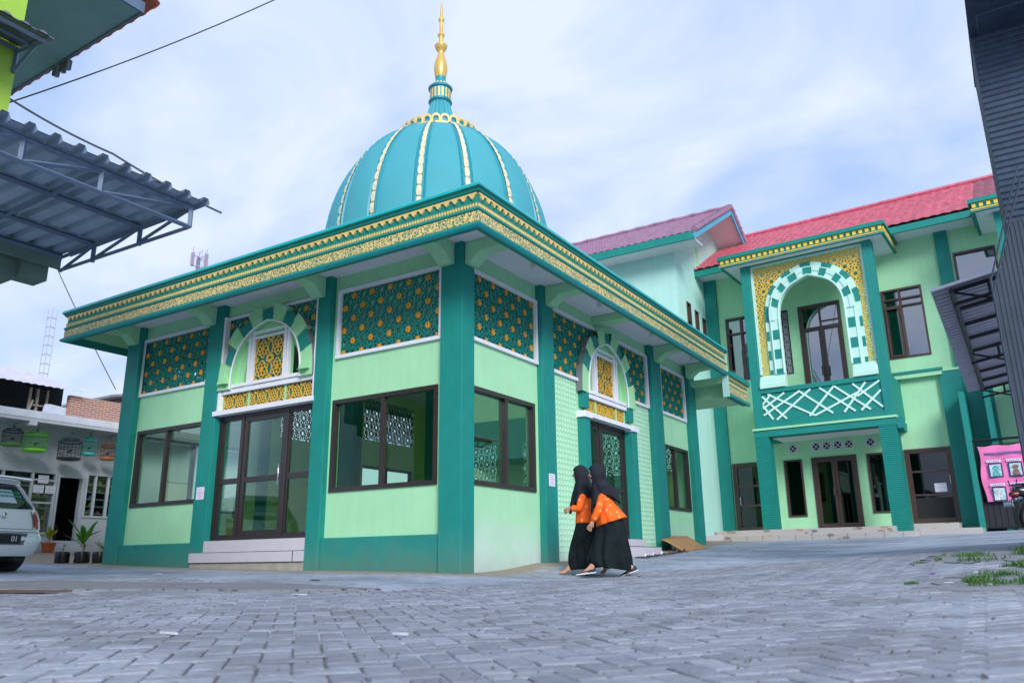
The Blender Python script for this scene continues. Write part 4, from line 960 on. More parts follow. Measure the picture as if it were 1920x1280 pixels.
# ------------------------------------------------------------------ covered link between mosque and hall
LK = thing('link_canopy', 'flat green canopy with gold band joining the mosque to the hall', 'canopy', (-.4, 10.3, 3.9))
m = MB(); m.box(TX+.02, .80, YB+.02, 11.0, 3.90, 4.38); m.box(.0, .80, YE+.04, YB, 4.20, 4.34); m.build('slab', lime, LK)
m = MB(); m.box(.78, 1.02, YE+.04, 11.05, 4.34, 4.46); m.box(.80, .93, YE+.05, 11.03, 3.86, 4.34); m.box(.93, .985, YE+.04, 11.05, 3.84, 3.915); m.build('fascia', teal2, LK)
m = MB(); m.box(.93, .944, YE+.05, 11.02, 3.93, 4.12); m.build('gold_band', scroll, LK)
m = MB()
for i in range(11):
    y = YE+.12+i*.139; m.prism([(y-.07, 4.34), (y+.07, 4.34), (y+.02, 4.275), (y, 4.262), (y-.02, 4.275)], .93, .962, lambda n, a, z: (n, a, z))
for i in range(33): y = YE+.07+i*.047; m.box(.93, .944, y, y+.028, 4.16, 4.215)
m.build('scallops', gold_lt, LK)
m = MB(); m.box(.80, .95, YE-.0, YE+.035, 3.84, 4.97); m.build('end_wall', lime_p, LK)

# ------------------------------------------------------------------ neighbour building upper left with steel canopy
steel = mat('painted_steel', (.10, .155, .235), .55, .15, 6, .1); zinc = mat('zinc_sheet', (.30, .40, .52), .55, .12, 3, .1, 40, metal=.1); zinc_top = mat('zinc_top', (.13, .14, .17), .6, .2, 5)
olive = mat('weathered_green_soffit', (.13, .21, .17), .8, .15, 1.5, .2); yelgreen = mat('yellow_green_wall', (.34, .56, .06), .7, .06, 2, .2); bluegrey = mat('blue_grey_soffit', (.22, .34, .40), .8, .08, 1.5)
NB = thing('shop_house', 'yellow green shop house with grey soffit, cut by the upper left frame edge', 'house', (-5, -8, 0))
m = MB(); m.box(-7, -2.11, -12, -4.55, 3.38, 3.50); m.box(-2.16, -2.112, -12, -4.552, 3.28, 3.38); m.build('floor_slab', olive, NB)
m = MB(); m.box(-7, -2.125, -12, -4.56, 3.50, 3.9); m.build('slab_upstand', bluegrey, NB)
m = MB(); m.box(-2.5, -2.22, -4.9, -4.62, 3.14, 3.38); m.box(-6.9, -2.3, -5.2, -4.9, 3.1, 3.38); m.build('beam', olive, NB)
m = MB(); m.box(-7, -2.18, -12, -5.3, 3.9, 7.27); m.build('wall', yelgreen, NB)
m = MB(); m.box(-7, -4.3, -12, -7.2, 0, 3.38); m.build('wall', yelgreen, NB)
m = MB(); m.box(-9, -2.56, -13, -3.8, 7.28, 7.32); m.build('soffit', bluegrey, NB)
m = MB(); m.box(-9, -2.53, -3.80, -3.77, 7.26, 7.42); m.box(-2.56, -2.53, -13, -3.8, 7.26, 7.42); m.build('fascia', steel, NB)
tiled_roof(lambda x, t, h: (x, -3.62-t*6, 7.42+t*3+h), -9, -2.44, 'roof', mat('orange_roof_tile', (.45, .12, .06), .6, .2, 5), NB, 12)
for i, x in enumerate((-4.78, -4.60, -4.47)): m = MB(); m.prism([(x, 7.15), (x+.09, 7.12), (x+.10, 7.28), (x, 7.28)], -3.77, -3.70, lambda y, a, z: (a, y, z)); m.build('hanging_tile', zinc_top, NB)
# small awning on the upper wall
m = MB(); ya = -5.32
for (p, q) in (((-2.16, -7.5, 5.62), (-1.57, -7.5, 5.47)), ((-2.16, ya, 5.58), (-1.57, ya, 5.47)), ((-1.57, -7.5, 5.47), (-1.57, ya, 5.47)), ((-2.16, -7.5, 5.60), (-2.16, ya, 5.60)), ((-2.17, ya, 5.32), (-2.17, ya, 5.60)), ((-2.17, ya, 5.33), (-1.80, ya, 5.50)), ((-1.85, -7.5, 5.54), (-1.85, ya, 5.54))): m.tube([p, q], .024, 4)
aw = m.build('awning', steel, NB)
m = MB()
for i in range(13):
    y = -7.6+i*.18; m.prism([(y, 0), (y+.05, .035), (y+.09, .035), (y+.13, 0), (y+.18, 0), (y+.18, .01), (y, .01)], 0, 1, lambda t, a, h: (-2.17+t*.66, a, 5.66-t*.15+h))
m.build('awning_sheet', zinc_top, aw)
# canopy (sheet and trusses)
cx0, cx1, cy1, cy0 = -2.11, .12, -4.55, -9.2; cz = 3.45
def czf(x): return cz+.0*(x-cx0)
m = MB(); k = 0; y = cy0
pts = []
while y < cy1+.04:
    pts += [(y, 0), (y+.055, 0), (y+.075, .045), (y+.125, .045), (y+.145, 0)]; y += .20
for (x0, x1) in ((cx0-.02, cx1+.14),):
    n = len(pts); m.v = [(x, a, czf(x)+h+dz) for x in (x0, x1) for dz in (0.004,) for a, h in pts]
    m.f = [(i, i+1, n+i+1, n+i) for i in range(n-1)]; m.m = [0]*(n-1)
cs = m.build('canopy_sheet', zinc, NB)
m = MB(); n = len(pts); m.v = [(x, a, czf(x)+h+.012) for x in (cx0-.02, cx1+.14) for a, h in pts]; m.f = [(i, i+1, n+i+1, n+i) for i in range(n-1)]; m.m = [0]*(n-1); m.build('canopy_top_coat', zinc_top, cs)
m = MB()
def rod(p, q, r=.022): m.tube([p, q], r, 4)
zb = 3.225; zt = cz-.03
for x in (cx0, -1.49, -.68, cx1): rod((x, cy0, zt), (x, cy1, zt), .028)
for yy in (cy1, -5.43, -6.3, -7.2, -8.1): rod((cx0, yy, zt), (cx1, yy, zt), .024)
rod((cx0, cy1, zb+.04), (cx1, cy1, zb), .022); rod((cx1, cy0, zb), (cx1, cy1, zb), .024)
for (x0, x1) in ((cx0, -1.49), (-1.49, -.68), (-.68, cx1)): rod((x0, cy1, zb+.03), (x1, cy1, zt)); rod((x1, cy1, zb), (x1, cy1, zt), .026)
yy = cy1; 
for y2 in (-5.43, -6.08, -6.8, -7.5, -8.3): rod((cx1, yy, zt), (cx1, y2, zb), .02); rod((cx1, y2, zb), (cx1, y2, zt), .026); yy = y2
m.build('canopy_truss', steel, NB)

# ------------------------------------------------------------------ black tower, panel and canopy on the right
def rib_black(name, col, dirn, sc_):
    m_ = mat(name, col, .7, .15, 3, 0)
    nt = m_.node_tree; b = nt.nodes['Principled BSDF']; N = nt.nodes.new; L = nt.links.new
    g = N('ShaderNodeNewGeometry'); mp = N('ShaderNodeMapping'); mp.inputs['Scale'].default_value = dirn; L(g.outputs['Position'], mp.inputs[0])
    w_ = N('ShaderNodeTexWave'); w_.inputs['Scale'].default_value = sc_; w_.bands_direction = 'DIAGONAL'; w_.inputs['Distortion'].default_value = .25; w_.inputs['Detail'].default_value = 2; L(mp.outputs[0], w_.inputs['Vector'])
    bp = N('ShaderNodeBump'); bp.inputs['Strength'].default_value = .6; bp.inputs['Distance'].default_value = .02; L(w_.outputs['Fac'], bp.inputs['Height']); L(bp.outputs[0], b.inputs['Normal']); return m_
tileblk = mat('veiled_black_slate', (.030, .052, .090), .6, .3, 9, .3, 90); corr = mat('black_corrugated', (.035, .055, .080), .6, .2, 5)  # the slate's black is lifted towards blue to imitate a flare veil
BT = thing('black_tower', 'tall black ribbed stone gate tower at the right frame edge', 'tower', (7.4, 1.6, .3))
def FTW(u, n, z): return (u, 1.0-n, z)
FTWR = Fr((0, 1.0, 0), (1, 0, 0), (0, -1, 0))
clad_box(FTWR, 6.715, 8.2, -1.2, 0, .1, 6.07, 'shaft', tileblk, BT, pitch=.075, dep=.014)
clad_box(FTWR, 6.79, 8.0, -.9, .42, 6.05, 9.5, 'upper_shaft', tileblk, BT, pitch=.075, dep=.014)
m = MB(); m.box(6.69, 8.22, -.02, 2.22, 6.07, 6.10); m.build('cap_slab', tileblk, BT)
RP = thing('gate_wall', 'dark corrugated panel wall with slanted rails below the black tower', 'wall', (7.0, .9, .2))
m = MB(); prof = [(6.462, .2), (6.462, 2.90), (6.71, 3.60), (8.2, 3.9), (8.2, .2)]
mb_ = MB(); k = 40
for i in range(k):
    a = 6.462+i*.043; ztop = min(3.62+.02*i, 2.90+(a-6.462)*2.82) if a < 6.72 else 3.62
    ztop2 = 2.90+(a+.043-6.462)*2.82 if a+.043 < 6.72 else 3.62
    mb_.prism([(a, .25), (a+.022, .25), (a+.022, ztop), (a, ztop)], -.02, .0, lambda n, x, z: (x, .86-n, z)); mb_.prism([(a+.022, .25), (a+.043, .25), (a+.043, ztop2), (a+.022, ztop)], -.02, -.008, lambda n, x, z: (x, .86-n, z))
mb_.build('panel', corr, RP)
m = MB()
for o, r in ((0, .012), (.10, .009)): m.tube([(6.455-.0, .84, 2.86+o*1.5), (6.74, .84, 3.68+o*1.5), (6.9, .84, 4.1+o*1.5)], r, 4)
m.tube([(6.455, .84, .3), (6.455, .84, 3.05)], .012, 4); m.build('rail', corr, RP)
CN = thing('lean_to_canopy', 'grey corrugated lean-to canopy on dark steel joists in front of the hall', 'canopy', (6.3, 6, 3.6))
y0, y1 = 2.55, 10.4; xo, xi = 5.785, 7.1; zo, zi = 3.50, 3.72
zf = lambda x: zo+(x-xo)/(xi-xo)*(zi-zo)
m = MB(); pts = []; y = y0
while y < y1: pts += [(y, 0), (y+.06, 0), (y+.075, .03), (y+.11, .03), (y+.125, 0)]; y += .18
n = len(pts); m.v = [(x, a, zf(x)+h) for x in (xo, xi) for a, h in pts]+[(x, a, zf(x)+h+.008) for x in (xo, xi) for a, h in pts]
xo2 = lambda a: 0
m.f = [(i, i+1, n+i+1, n+i) for i in range(n-1)]+[(2*n+i, 2*n+i+1, 3*n+i+1, 3*n+i) for i in range(n-1)]; m.m = [0]*(2*n-2); 
m.build('sheet', mat('canopy_zinc', (.34, .34, .40), .6, .15, 4), CN)
m = MB(); m.box(xo-.01, xi, y0-.02, y0, zo-.0, zo+.035); m.v = [(x, yv, z+(x-xo)/(xi-xo)*(zi-zo)) for x, yv, z in m.v]; m.build('white_flashing', white, CN)
m = MB(); xb = 6.02
m.tube([(xb, y0+.05, zf(xb)-.05), (xb+.05, y1-.1, zf(xb)-.05)], .035, 4)
for i in range(9): yy = y0+.12+i*(y1-y0-.3)/8; m.tube([(xb, yy, zf(xb)-.04), (xi, yy, zf(xi)-.04)], .028, 4)
for yy in (y0+.12, y0+4.0, y1-.25):
    m.tube([(xb, yy, zf(xb)-.22), (xi, yy, zf(xb)-.05)], .02, 4); m.tube([(xb, yy, zf(xb)-.05), (xi-.2, yy+.25, zf(xb)-.30)], .018, 4); m.tube([(6.45, yy, zf(6.4)-.04), (6.45, yy, zf(6.4)-.2)], .02, 4)
m.build('joists', mat('joist_black', (.012, .015, .018), .6), CN)

# gate, banner
GT = thing('sliding_gate', 'black steel gate behind the pink banner', 'gate', FC(8.0, 1.1, .8))
m = MB(); gb = mat('gate_black', (.02, .02, .025), .5, .2, 6); fg = lambda u, z: FC(u, .9, z)
for p, q, r in ((fg(6.985, .80), fg(6.985, 3.08), .03), (fg(9.3, .80), fg(9.3, 3.08), .03), (fg(6.985, 3.07), fg(9.3, 3.07), .03), (fg(6.985, 2.93), fg(9.3, 2.93), .015), (fg(6.985, .84), fg(9.3, .84), .03), (fg(6.985, 1.45), fg(9.3, 1.45), .02)): m.tube([p, q], r, 4)
for i in range(17): u = 7.08+i*.14; m.tube([fg(u, .85), fg(u, 2.93)], .009, 4)
m.build('gate_frame', gb, GT); m = MB(); m.box(7.0, 9.28, .87, .89, .86, 1.43, 0, FC); m.build('lower_panel', gb, GT)
BN = thing('banner', 'pink banner with six framed photographs tied to the gate', 'banner', FC(7.7, 1.0, 2.1))
pink = mat('pink_vinyl', (.82, .20, .46), .4, .06, 3, .15, 8)
m = MB(); nu, nz = 22, 16
def BNp(i, j): u = 7.09+1.75*i/nu; z = 2.90-1.42*j/nz-.02*sin(i*.9)*(1-j/nz)-.05*(i/nu)*(1-i/nu); return (u, z, 1.0+.018*sin(i*.8+j*.35)+.012*sin(j*.9))
m.v = [FC(BNp(i, j)[0]+.03*sin(j*.5), BNp(i, j)[2], BNp(i, j)[1]) for j in range(nz+1) for i in range(nu+1)]; m.f = [(j*(nu+1)+i, j*(nu+1)+i+1, (j+1)*(nu+1)+i+1, (j+1)*(nu+1)+i) for j in range(nz) for i in range(nu)]; m.m = [0]*len(m.f)
m.build('sheet', pink, BN, smooth=True)
blue_d = mat('photo_border', (.015, .03, .11), .5); photo_l = mat('photo_pale', (.45, .62, .66), .5, .5, 14); white_p = mat('paper', (.82, .80, .88), .7, .03, 5); ink = mat('printed_ink', (.10, .11, .30), .6)
cols3 = [(.10, .38, .40), (.22, .12, .10), (.62, .70, .78), (.55, .60, .60), (.10, .14, .20), (.04, .28, .42)]
for r_ in range(2):
    for c_ in range(3):
        u = 7.26+c_*.44; z = 2.44-r_*.60
        m = MB(); m.box(u, u+.31, 1.035, 1.040, z-.36, z, 0, FC); ph_ = m.build('photo_frame', blue_d, BN)
        m = MB(); m.box(u+.03, u+.28, 1.040, 1.043, z-.33, z-.03, 0, FC); m.build('photo', photo_l, ph_)
        k = r_*3+c_; m = MB()
        cm = mat('figure_%d' % k, cols3[k], .6, .75, 26)
        if k == 2:
            for q in range(4): m.box(u+.05+q*.06, u+.085+q*.06, 1.043, 1.046, z-.30, z-.06, 0, FC)
        else:
            m.prism([(u+.155+.075*cos(t*pi/5), z-.12+.06*sin(t*pi/5)) for t in range(10)], 1.043, 1.047, lambda n, a, b: FC(a, n, b)); m.prism([(u+.06, z-.33), (u+.25, z-.33), (u+.21, z-.20), (u+.155, z-.15), (u+.10, z-.20)], 1.043, 1.046, lambda n, a, b: FC(a, n, b))
        m.build('picture_figure', cm, ph_)
        m = MB(); m.box(u-.02, u+.30, 1.035, 1.040, z+.025, z+.085, 0, FC); cp_ = m.build('caption_strip', white_p, BN)
        m = MB()
        for q in range(7): m.box(u+.005+q*.04, u+.005+q*.04+random.uniform(.018, .03), 1.041, 1.043, z+.042, z+.068, 0, FC)
        m.build('caption_text', ink, cp_)
m = MB(); x = 7.22
while x < 8.6: l = random.uniform(.02, .05); m.box(x, x+l, 1.035, 1.041, 2.66, 2.715, 0, FC); x += l+.015
m.build('heading_text', ink, BN)
# white notices
def notice(F, u, z, n, w_, h, label, lines=6, tint=(.78, .76, .86)):
    m = MB(); m.box(u-w_/2, u+w_/2, n, n+.006, z-h/2, z+h/2, 0, F); o = m.build('paper_notice', mat('notice_paper', tint, .6, .03, 4), None); tag(o, label, 'notice')
    m = MB()
    for i in range(lines):
        zz = z+h*.36-i*h*.72/(lines-1); ln = w_*random.uniform(.45, .8); x = u-ln/2
        while x < u+ln/2: l = random.uniform(.008, .02)*w_/.16; m.box(x, x+l, n+.006, n+.008, zz-h*.022, zz+h*.022, 0, F); x += l+.006
    m.build('printed_text', mat('faded_print', (.42, .22, .38), .6), o); return o
notice(FA, -5.53, 1.34, .002, .20, .21, 'white printed notice on the green column left of the glass entrance door')
notice(FB, 2.50, 1.41, .002, .19, .20, 'white printed notice on the narrow column behind the two walking girls', tint=(.80, .72, .86))
notice(FC, 5.98, 1.98, .012, .30, .24, 'white rounded notice on the glass of the far right hall door', 3)

# ------------------------------------------------------------------ bird shop far left
SX = -14.5
SH = thing('bird_shop', 'whitewashed shop with aluminium glass front and brick upper storey', 'shop', (SX, 1, .5))
FS = Fr((SX, 0, 0), (0, 1, 0), (1, 0, 0)); ww = mat('whitewash', (.55, .57, .62), .8, .12, 1.6, .3, 60, dirt=((.30, .29, .28), .3, 1.4, .6)); alu = mat('aluminium', (.55, .58, .62), .4, .05, 5)
def brick_mat():
    m = mat('bare_brick', (.42, .15, .08), .85, .2, 5, .3); nt = m.node_tree; b = nt.nodes['Principled BSDF']; N = nt.nodes.new; L = nt.links.new
    g = N('ShaderNodeNewGeometry'); s = N('ShaderNodeSeparateXYZ'); L(g.outputs['Position'], s.inputs[0]); c = N('ShaderNodeCombineXYZ'); L(s.outputs[1], c.inputs[0]); L(s.outputs[2], c.inputs[1])
    br = N('ShaderNodeTexBrick'); br.inputs['Scale'].default_value = 1; br.inputs['Brick Width'].default_value = .2; br.inputs['Row Height'].default_value = .062; br.inputs['Mortar Size'].default_value = .011
    br.inputs['Color1'].default_value = (.50, .17, .09, 1); br.inputs['Color2'].default_value = (.34, .13, .08, 1); br.inputs['Mortar'].default_value = (.42, .38, .36, 1); L(c.outputs[0], br.inputs['Vector']); L(br.outputs['Color'], b.inputs['Base Color']); return m
m = MB(); wallgrid(m, FS, -6, 9.5, .3, 3.62, -.2, 0, [(5.2, 6.6, 1.3, 2.5), (-.6, 2.28, .95, 2.50), (2.32, 2.98, .80, 2.42), (3.05, 4.2, 1.40, 2.55)]); m.build('wall', ww, SH)
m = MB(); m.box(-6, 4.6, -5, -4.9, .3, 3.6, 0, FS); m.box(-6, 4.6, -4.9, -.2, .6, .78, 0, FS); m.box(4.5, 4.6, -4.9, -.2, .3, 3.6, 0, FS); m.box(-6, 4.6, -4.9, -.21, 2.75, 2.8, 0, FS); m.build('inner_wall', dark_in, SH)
m = MB(); m.box(-6, 9.5, -.2, .75, 3.68, 3.86, 0, FS); m.build('ledge', mat('ledge_white', (.72, .72, .80), .7, .1, 3), SH)
m = MB(); m.box(-6, 4.6, 0, .74, 3.60, 3.675, 0, FS); 
for y in (-.2, 1.05, 3.55): m.box(y, y+.18, .0, .745, 3.50, 3.60, 0, FS)
m.build('ledge_soffit', ww, SH)
m = MB(); m.box(2.33, 4.6, -.15, 0, 3.87, 4.545, 0, FS); m.build('brick_wall', brick_mat(), SH)
m = MB(); m.box(-6, 2.6, -1.0, -.9, 3.86, 4.9, 0, FS); m.build('attic_dark_sheet', dark_in, SH)  # near-black sheet put in to stand for the shade of the open attic
wood = mat('grey_wood', (.30, .25, .20), .8, .2, 6)
for y, l in ((.60, .06), (1.42, .05), (1.60, .06), (1.86, .04)): m = MB(); m.box(y, y+l, -.3, -.24, 3.86, 4.62, 0, FS); m.build('attic_post', wood, SH)
m = MB(); m.tube([FS(1.38, -.15, 3.87), FS(1.50, -.2, 4.30)], .025, 5); m.build('brace', wood, SH); m = MB(); m.box(1.45, 1.9, -.24, -.21, 4.16, 4.20, 0, FS); m.build('rail', wood, SH)
m = MB(); m.prism([(1.70, 3.88), (2.32, 3.88), (2.32, 4.20), (1.90, 4.24), (1.76, 4.22)], -.12, -.09, lambda n, y, z: FS(y, n, z)); m.build('white_board', mat('board_white', (.60, .64, .74), .5, .05), SH)
m = MB(); m.box(-3, .52, -.2, -.15, 3.86, 4.5, 0, FS); m.build('plank_panel', mat('plank_orange', (.36, .20, .12), .8, .2), SH)
m = MB(); N_ = 120; pp = [(-5+i*.063, .014*sin(i*pi/1.5)) for i in range(N_)]; m.v = [FS(y, n, 4.62+h+(.95 if n < 0 else 0)-.0*y) for n in (.25, -2.6) for y, h in pp]; m.f = [(i, i+1, N_+i+1, N_+i) for i in range(N_-1)]; m.m = [0]*(N_-1); m.build('corrugated_roof', mat('old_zinc', (.55, .53, .62), .7, .15), SH)
# shop front glazing
def sf(u0, u1, z0, z1, divs, rails, name='shop_window'):
    m = MB(); frame4(m, FS, u0, u1, z0, z1, .05, -.08, .03)
    for d in divs: m.box(d-.025, d+.025, -.07, .025, z0+.05, z1-.05, 0, FS)
    for z in rails: m.box(u0+.05, u1-.05, -.06, .02, z-.022, z+.022, 0, FS)
    r = m.build(name, alu, SH); p = MB(); p.box(u0+.03, u1-.03, -.04, -.035, z0+.03, z1-.03, 0, FS); p.build('pane', win_clear, r)
    for k in range(5):
        z = z0+.1+(z1-z0-.2)*k/5; s_ = MB(); s_.box(u0+.05, u1-.05, -.42, -.09, z, z+.015, 0, FS); s_.build('shelf', alu, r)
    return r
sf(-.6, 2.28, .95, 2.50, (.35, .98, 1.68), (2.28, 1.72)); sf(3.05, 4.2, 1.40, 2.55, (3.32, 3.68), ())
m = MB(); frame4(m, FS, 2.30, 3.0, .78, 2.44, .05, -.1, .03, sides='lrt'); dr = m.build('door_frame', alu, SH)
m = MB(); m.box(2.35, 2.41, -.5, -.06, .80, 2.38, 0, FS); m.build('door_leaf', alu, dr)
m = MB(); m.box(2.25, 3.08, 0, .30, .3, .62, 0, FS); m.box(2.28, 3.05, -.2, .14, .62, .79, 0, FS); m.build('step', tile, SH)
m = MB(); m.box(2.4, 2.95, -1.6, -.9, .8, 1.25, 0, FS); cnt = m.build('counter', mat('red_brown_wood', (.16, .035, .03), .6), SH)
for (u, z, k) in ((1.93, 2.30, 'upper'), (1.84, 2.05, 'lower left'), (2.14, 2.05, 'lower right')):
    notice(FS, u, z, .035, .26, .20, 'white shop sign with black lettering, %s of the three on the glass' % k, 3, (.80, .82, .84))
pk = [(.7, .1, .08), (.75, .6, .08), (.1, .45, .15), (.7, .7, .72), (.7, .35, .4), (.1, .2, .5), (.8, .4, .1)]
for k in range(44):
    left = k < 28; u = random.choice([random.uniform(1.72, 2.22), random.uniform(.0, 1.6)]) if left else random.uniform(3.12, 3.62); lv = random.randint(0, 4)
    z0, z1 = (.95, 2.50) if left else (1.40, 2.55); z = z0+.1+(z1-z0-.2)*lv/5+.016
    m = MB(); a, h = random.uniform(.05, .1), random.uniform(.06, .13); c = FS(u, random.uniform(-.3, -.16), z); m.lathe([(0, 0), (a*.6, 0), (a*.62, h*.5), (a*.5, h*.85), (a*.2, h), (0, h)], c, 7)
    o = m.build('goods_packet', mat('packet_%d' % (k % 7), pk[k % 7], .5, .2, 20), None); tag(o, 'small coloured packet on the glass shelves of the white bird shop', 'packet', 'packets on the shop shelves')
# bird cages on hooks
def cage(y, z0, z1, w_, col, base, label, kind='dome'):
    x = SX+.42; g = gz; r = w_/2; H = z1-z0
    t = thing('bird_cage', label, 'bird cage', (x, y, z0), 'bird cages hanging under the white ledge')
    cm = mat('cage_'+'_'.join(str(int(c*100)) for c in col), col, .5, .1, 9); bm_ = mat('tray_'+'_'.join(str(int(c*100)) for c in base), base, .45, .1, 9)
    m = MB(); nb = 18 if kind == 'dome' else 16
    def ringpts(q, zz): return [(x+q*cos(2*pi*i/20), y+q*sin(2*pi*i/20), zz) for i in range(21)]
    sh = H*.74
    for i in range(nb):
        a = 2*pi*i/nb; c, s = cos(a)*r, sin(a)*r
        m.tube([(x+c, y+s, z0+.04), (x+c, y+s, z0+sh), (x+c*.72, y+s*.72, z0+sh+H*.13), (x+c*.3, y+s*.3, z0+sh+H*.17), (x, y, z0+sh+H*.2)], .0045, 3, cap=False)
    for q, zz, rr_ in ((r, z0+.04, .012), (r, z0+sh*.35, .006), (r, z0+sh*.68, .006), (r, z0+sh, .014), (r*.72, z0+sh+H*.13, .010)): m.tube(ringpts(q, zz), rr_, 4, cap=False)
    m.build('bars', cm, t)
    m = MB(); m.lathe([(0, 0), (r*.8, 0), (r*1.03, .02), (r*1.03, .065), (0, .07)], (x, y, z0), 20); m.build('tray', bm_, t, smooth=True)
    m = MB(); m.tube([(x, y, z0+H*.94), (x, y, z1+.06), (x+.02, y+.03, z1+.10), (x, y+.05, z1+.06)], .009, 5); m.lathe([(0, 0), (.05, .0), (.03, .04), (.012, .09), (0, .1)], (x, y, z0+H*.92), 8); m.build('hook', steel, t)
    m = MB(); m.tube([(x, y-r*.9, z0+H*.30), (x, y+r*.9, z0+H*.32)], .008, 4); m.build('perch', wood, t)
    b = thing('caged_bird', 'small dark bird on the perch inside the '+label.split(' cage')[0].replace('bird', '').strip()+' cage', 'bird', (x, y, z0+H*.33))
    m = MB(); B = [Vector((x, y-.075, z0+H*.31)), Vector((x, y-.03, z0+H*.34)), Vector((x, y, z0+H*.365)), Vector((x, y+.025, z0+H*.40)), Vector((x, y+.04, z0+H*.43)), Vector((x, y+.065, z0+H*.43))]
    m.tube(B, [.006, .018, .026, .02, .017, .002], 7); m.build('body', black, b, smooth=True)
    return t
cg_dark = (.03, .035, .06)
cage(.86, 2.98, 3.46, .44, cg_dark, (.12, .32, .05), 'dark cage with greenish tray, leftmost under the ledge, cut by frame')
cage(1.42, 2.90, 3.44, .52, (.10, .42, .03), (.25, .80, .03), 'lime green cage with bright green tray under the ledge')
cage(2.28, 2.78, 3.40, .54, cg_dark, (.02, .025, .03), 'large dark cage beside the turquoise cage under the ledge')
cage(2.78, 2.95, 3.48, .34, (.02, .34, .30), (.05, .62, .55), 'turquoise cage between the large dark and the orange one')
cage(3.30, 2.88, 3.36, .36, (.20, .07, .05), (.60, .17, .06), 'red brown cage with orange tray under the ledge')
cage(3.72, 2.82, 3.36, .30, cg_dark, (.05, .06, .06), 'small dark cage half hidden behind the mosque corner column')

# ------------------------------------------------------------------ things far behind
def lattice_mast(name, label, x, y, z0, z1, w_, parts_top=False):
    t = thing(name, label, 'antenna mast', (x, y, 0)); m = MB(); legs = [(x-w_/2, y), (x+w_/2, y), (x, y+w_*.8)]
    for a, b in legs: m.tube([(a, b, z0), (a, b, z1)], w_*.045, 4)
    n = int((z1-z0)/(w_*1.1)); 
    for i in range(n):
        za, zb2 = z0+(z1-z0)*i/n, z0+(z1-z0)*(i+1)/n
        for k in range(3): p, q = legs[k], legs[(k+1) % 3]; m.tube([(*p, za), (*q, za)], w_*.035, 3); 
        if parts_top: m.tube([(*legs[0], za), (*legs[1], zb2)], w_*.03, 3); m.tube([(*legs[1], za), (*legs[2], zb2)], w_*.03, 3)
    m.build('lattice', mat('mast_grey', (.36, .38, .48), .5), t)
    if parts_top:
        m = MB()
        for k in range(3):
            a = 2*pi*k/3+.5; cx_, cy_ = x+.55*cos(a), y+.55*sin(a)
            for zz in (z1-1.35, z1-.55): m.tube([(x, y, zz), (cx_, cy_, zz)], .03, 4)
            m.tube([(cx_, cy_, z1-1.5), (cx_, cy_, z1+.1)], .035, 4); m.box(cx_-.12, cx_+.12, cy_-.08, cy_+.08, z1-1.35, z1-.35)
        m.build('antenna_panels', mat('mast_red', (.34, .28, .36), .6), t)
lattice_mast('telecom_mast', 'grey and red telecom mast top showing above the mosque eave', -42.9, 25.5, 6, 23.0, .62, True)
lattice_mast('radio_mast', 'thin open radio mast rising behind the bird shop roof', -25.5, 6.9, 3, 10.2, .33)
FHo = thing('far_house', 'low grey roofed house seen between shop and mosque', 'house', (-30, 12, 1))
m = MB(); m.box(-31, -28, 12.0, 17, .5, 7.5); m.build('wall', mat('far_wall', (.45, .42, .36), .8, .1), FHo)
m = MB(); m.prism([(11.0, 7.5), (14.5, 8.3), (18.2, 7.4), (18.2, 7.5), (14.5, 8.4), (11.0, 7.6)], -32, -27.4, lambda x, y, z: (x, y, z)); m.build('roof', mat('far_roof', (.22, .22, .26), .7), FHo)
m = MB(); 
for y in (11.8, 12.7, 13.6): m.box(-27.99, -27.95, y, y+.3, 6.4, 7.2)
m.build('window', dark_in, FHo)
def wire(pts, r, label, sag=.15):
    P = []
    for (a, b) in zip(pts, pts[1:]):
        a, b = Vector(a), Vector(b)
        for i in range(12): t = i/12; P.append(a.lerp(b, t)-Vector((0, 0, sag*4*t*(1-t))))
    P.append(Vector(pts[-1])); m = MB(); m.tube(P, r, 5); o = m.build('overhead_cable', mat('cable', (.06, .07, .09), .6), None, smooth=True); tag(o, label, 'cable')
wire([(-4.78, -4.25, 6.44), (-3.05, -1.27, 9.40), (0.2, 4.2, 14.8)], .011, 'thin cable crossing the upper left sky above the steel canopy', .08)
wire([(-3.0, -6.2, 5.1), (-2.2, -5.28, 5.02), (-1.75, -4.35, 4.66), (-1.0, -3.4, 4.1)], .013, 'short cable running down beside the steel canopy edge', .03)
wire([(-16.1, 2.3, 8.43), (-15.19, 3.96, 5.06)], .014, 'thin wire slanting down between steel canopy and mosque eave', .05)

# ------------------------------------------------------------------ the two girls
def batik(name, base, spots):
    m = mat(name, base, .8, .12, 9, .25, 70); nt = m.node_tree; b = nt.nodes['Principled BSDF']; N = nt.nodes.new; L = nt.links.new
    g = N('ShaderNodeNewGeometry'); v = N('ShaderNodeTexVoronoi'); v.inputs['Scale'].default_value = 13; L(g.outputs['Position'], v.inputs['Vector'])
    n = N('ShaderNodeTexNoise'); n.inputs['Scale'].default_value = 45; L(g.outputs['Position'], n.inputs['Vector'])
    a = N('ShaderNodeMath'); a.operation = 'MULTIPLY_ADD'; a.inputs[1].default_value = .35; L(n.outputs['Fac'], a.inputs[0]); L(v.outputs['Distance'], a.inputs[2])
    r = N('ShaderNodeMapRange'); r.inputs['From Min'].default_value = .38; r.inputs['From Max'].default_value = .50; r.inputs['To Min'].default_value = .75; r.inputs['To Max'].default_value = 0; L(a.outputs[0], r.inputs[0])
    x = N('ShaderNodeMix'); x.data_type = 'RGBA'; L(r.outputs[0], x.inputs['Factor']); x.inputs['A'].default_value = (*base, 1); x.inputs['B'].default_value = (*spots, 1); L(x.outputs['Result'], b.inputs['Base Color']); return m
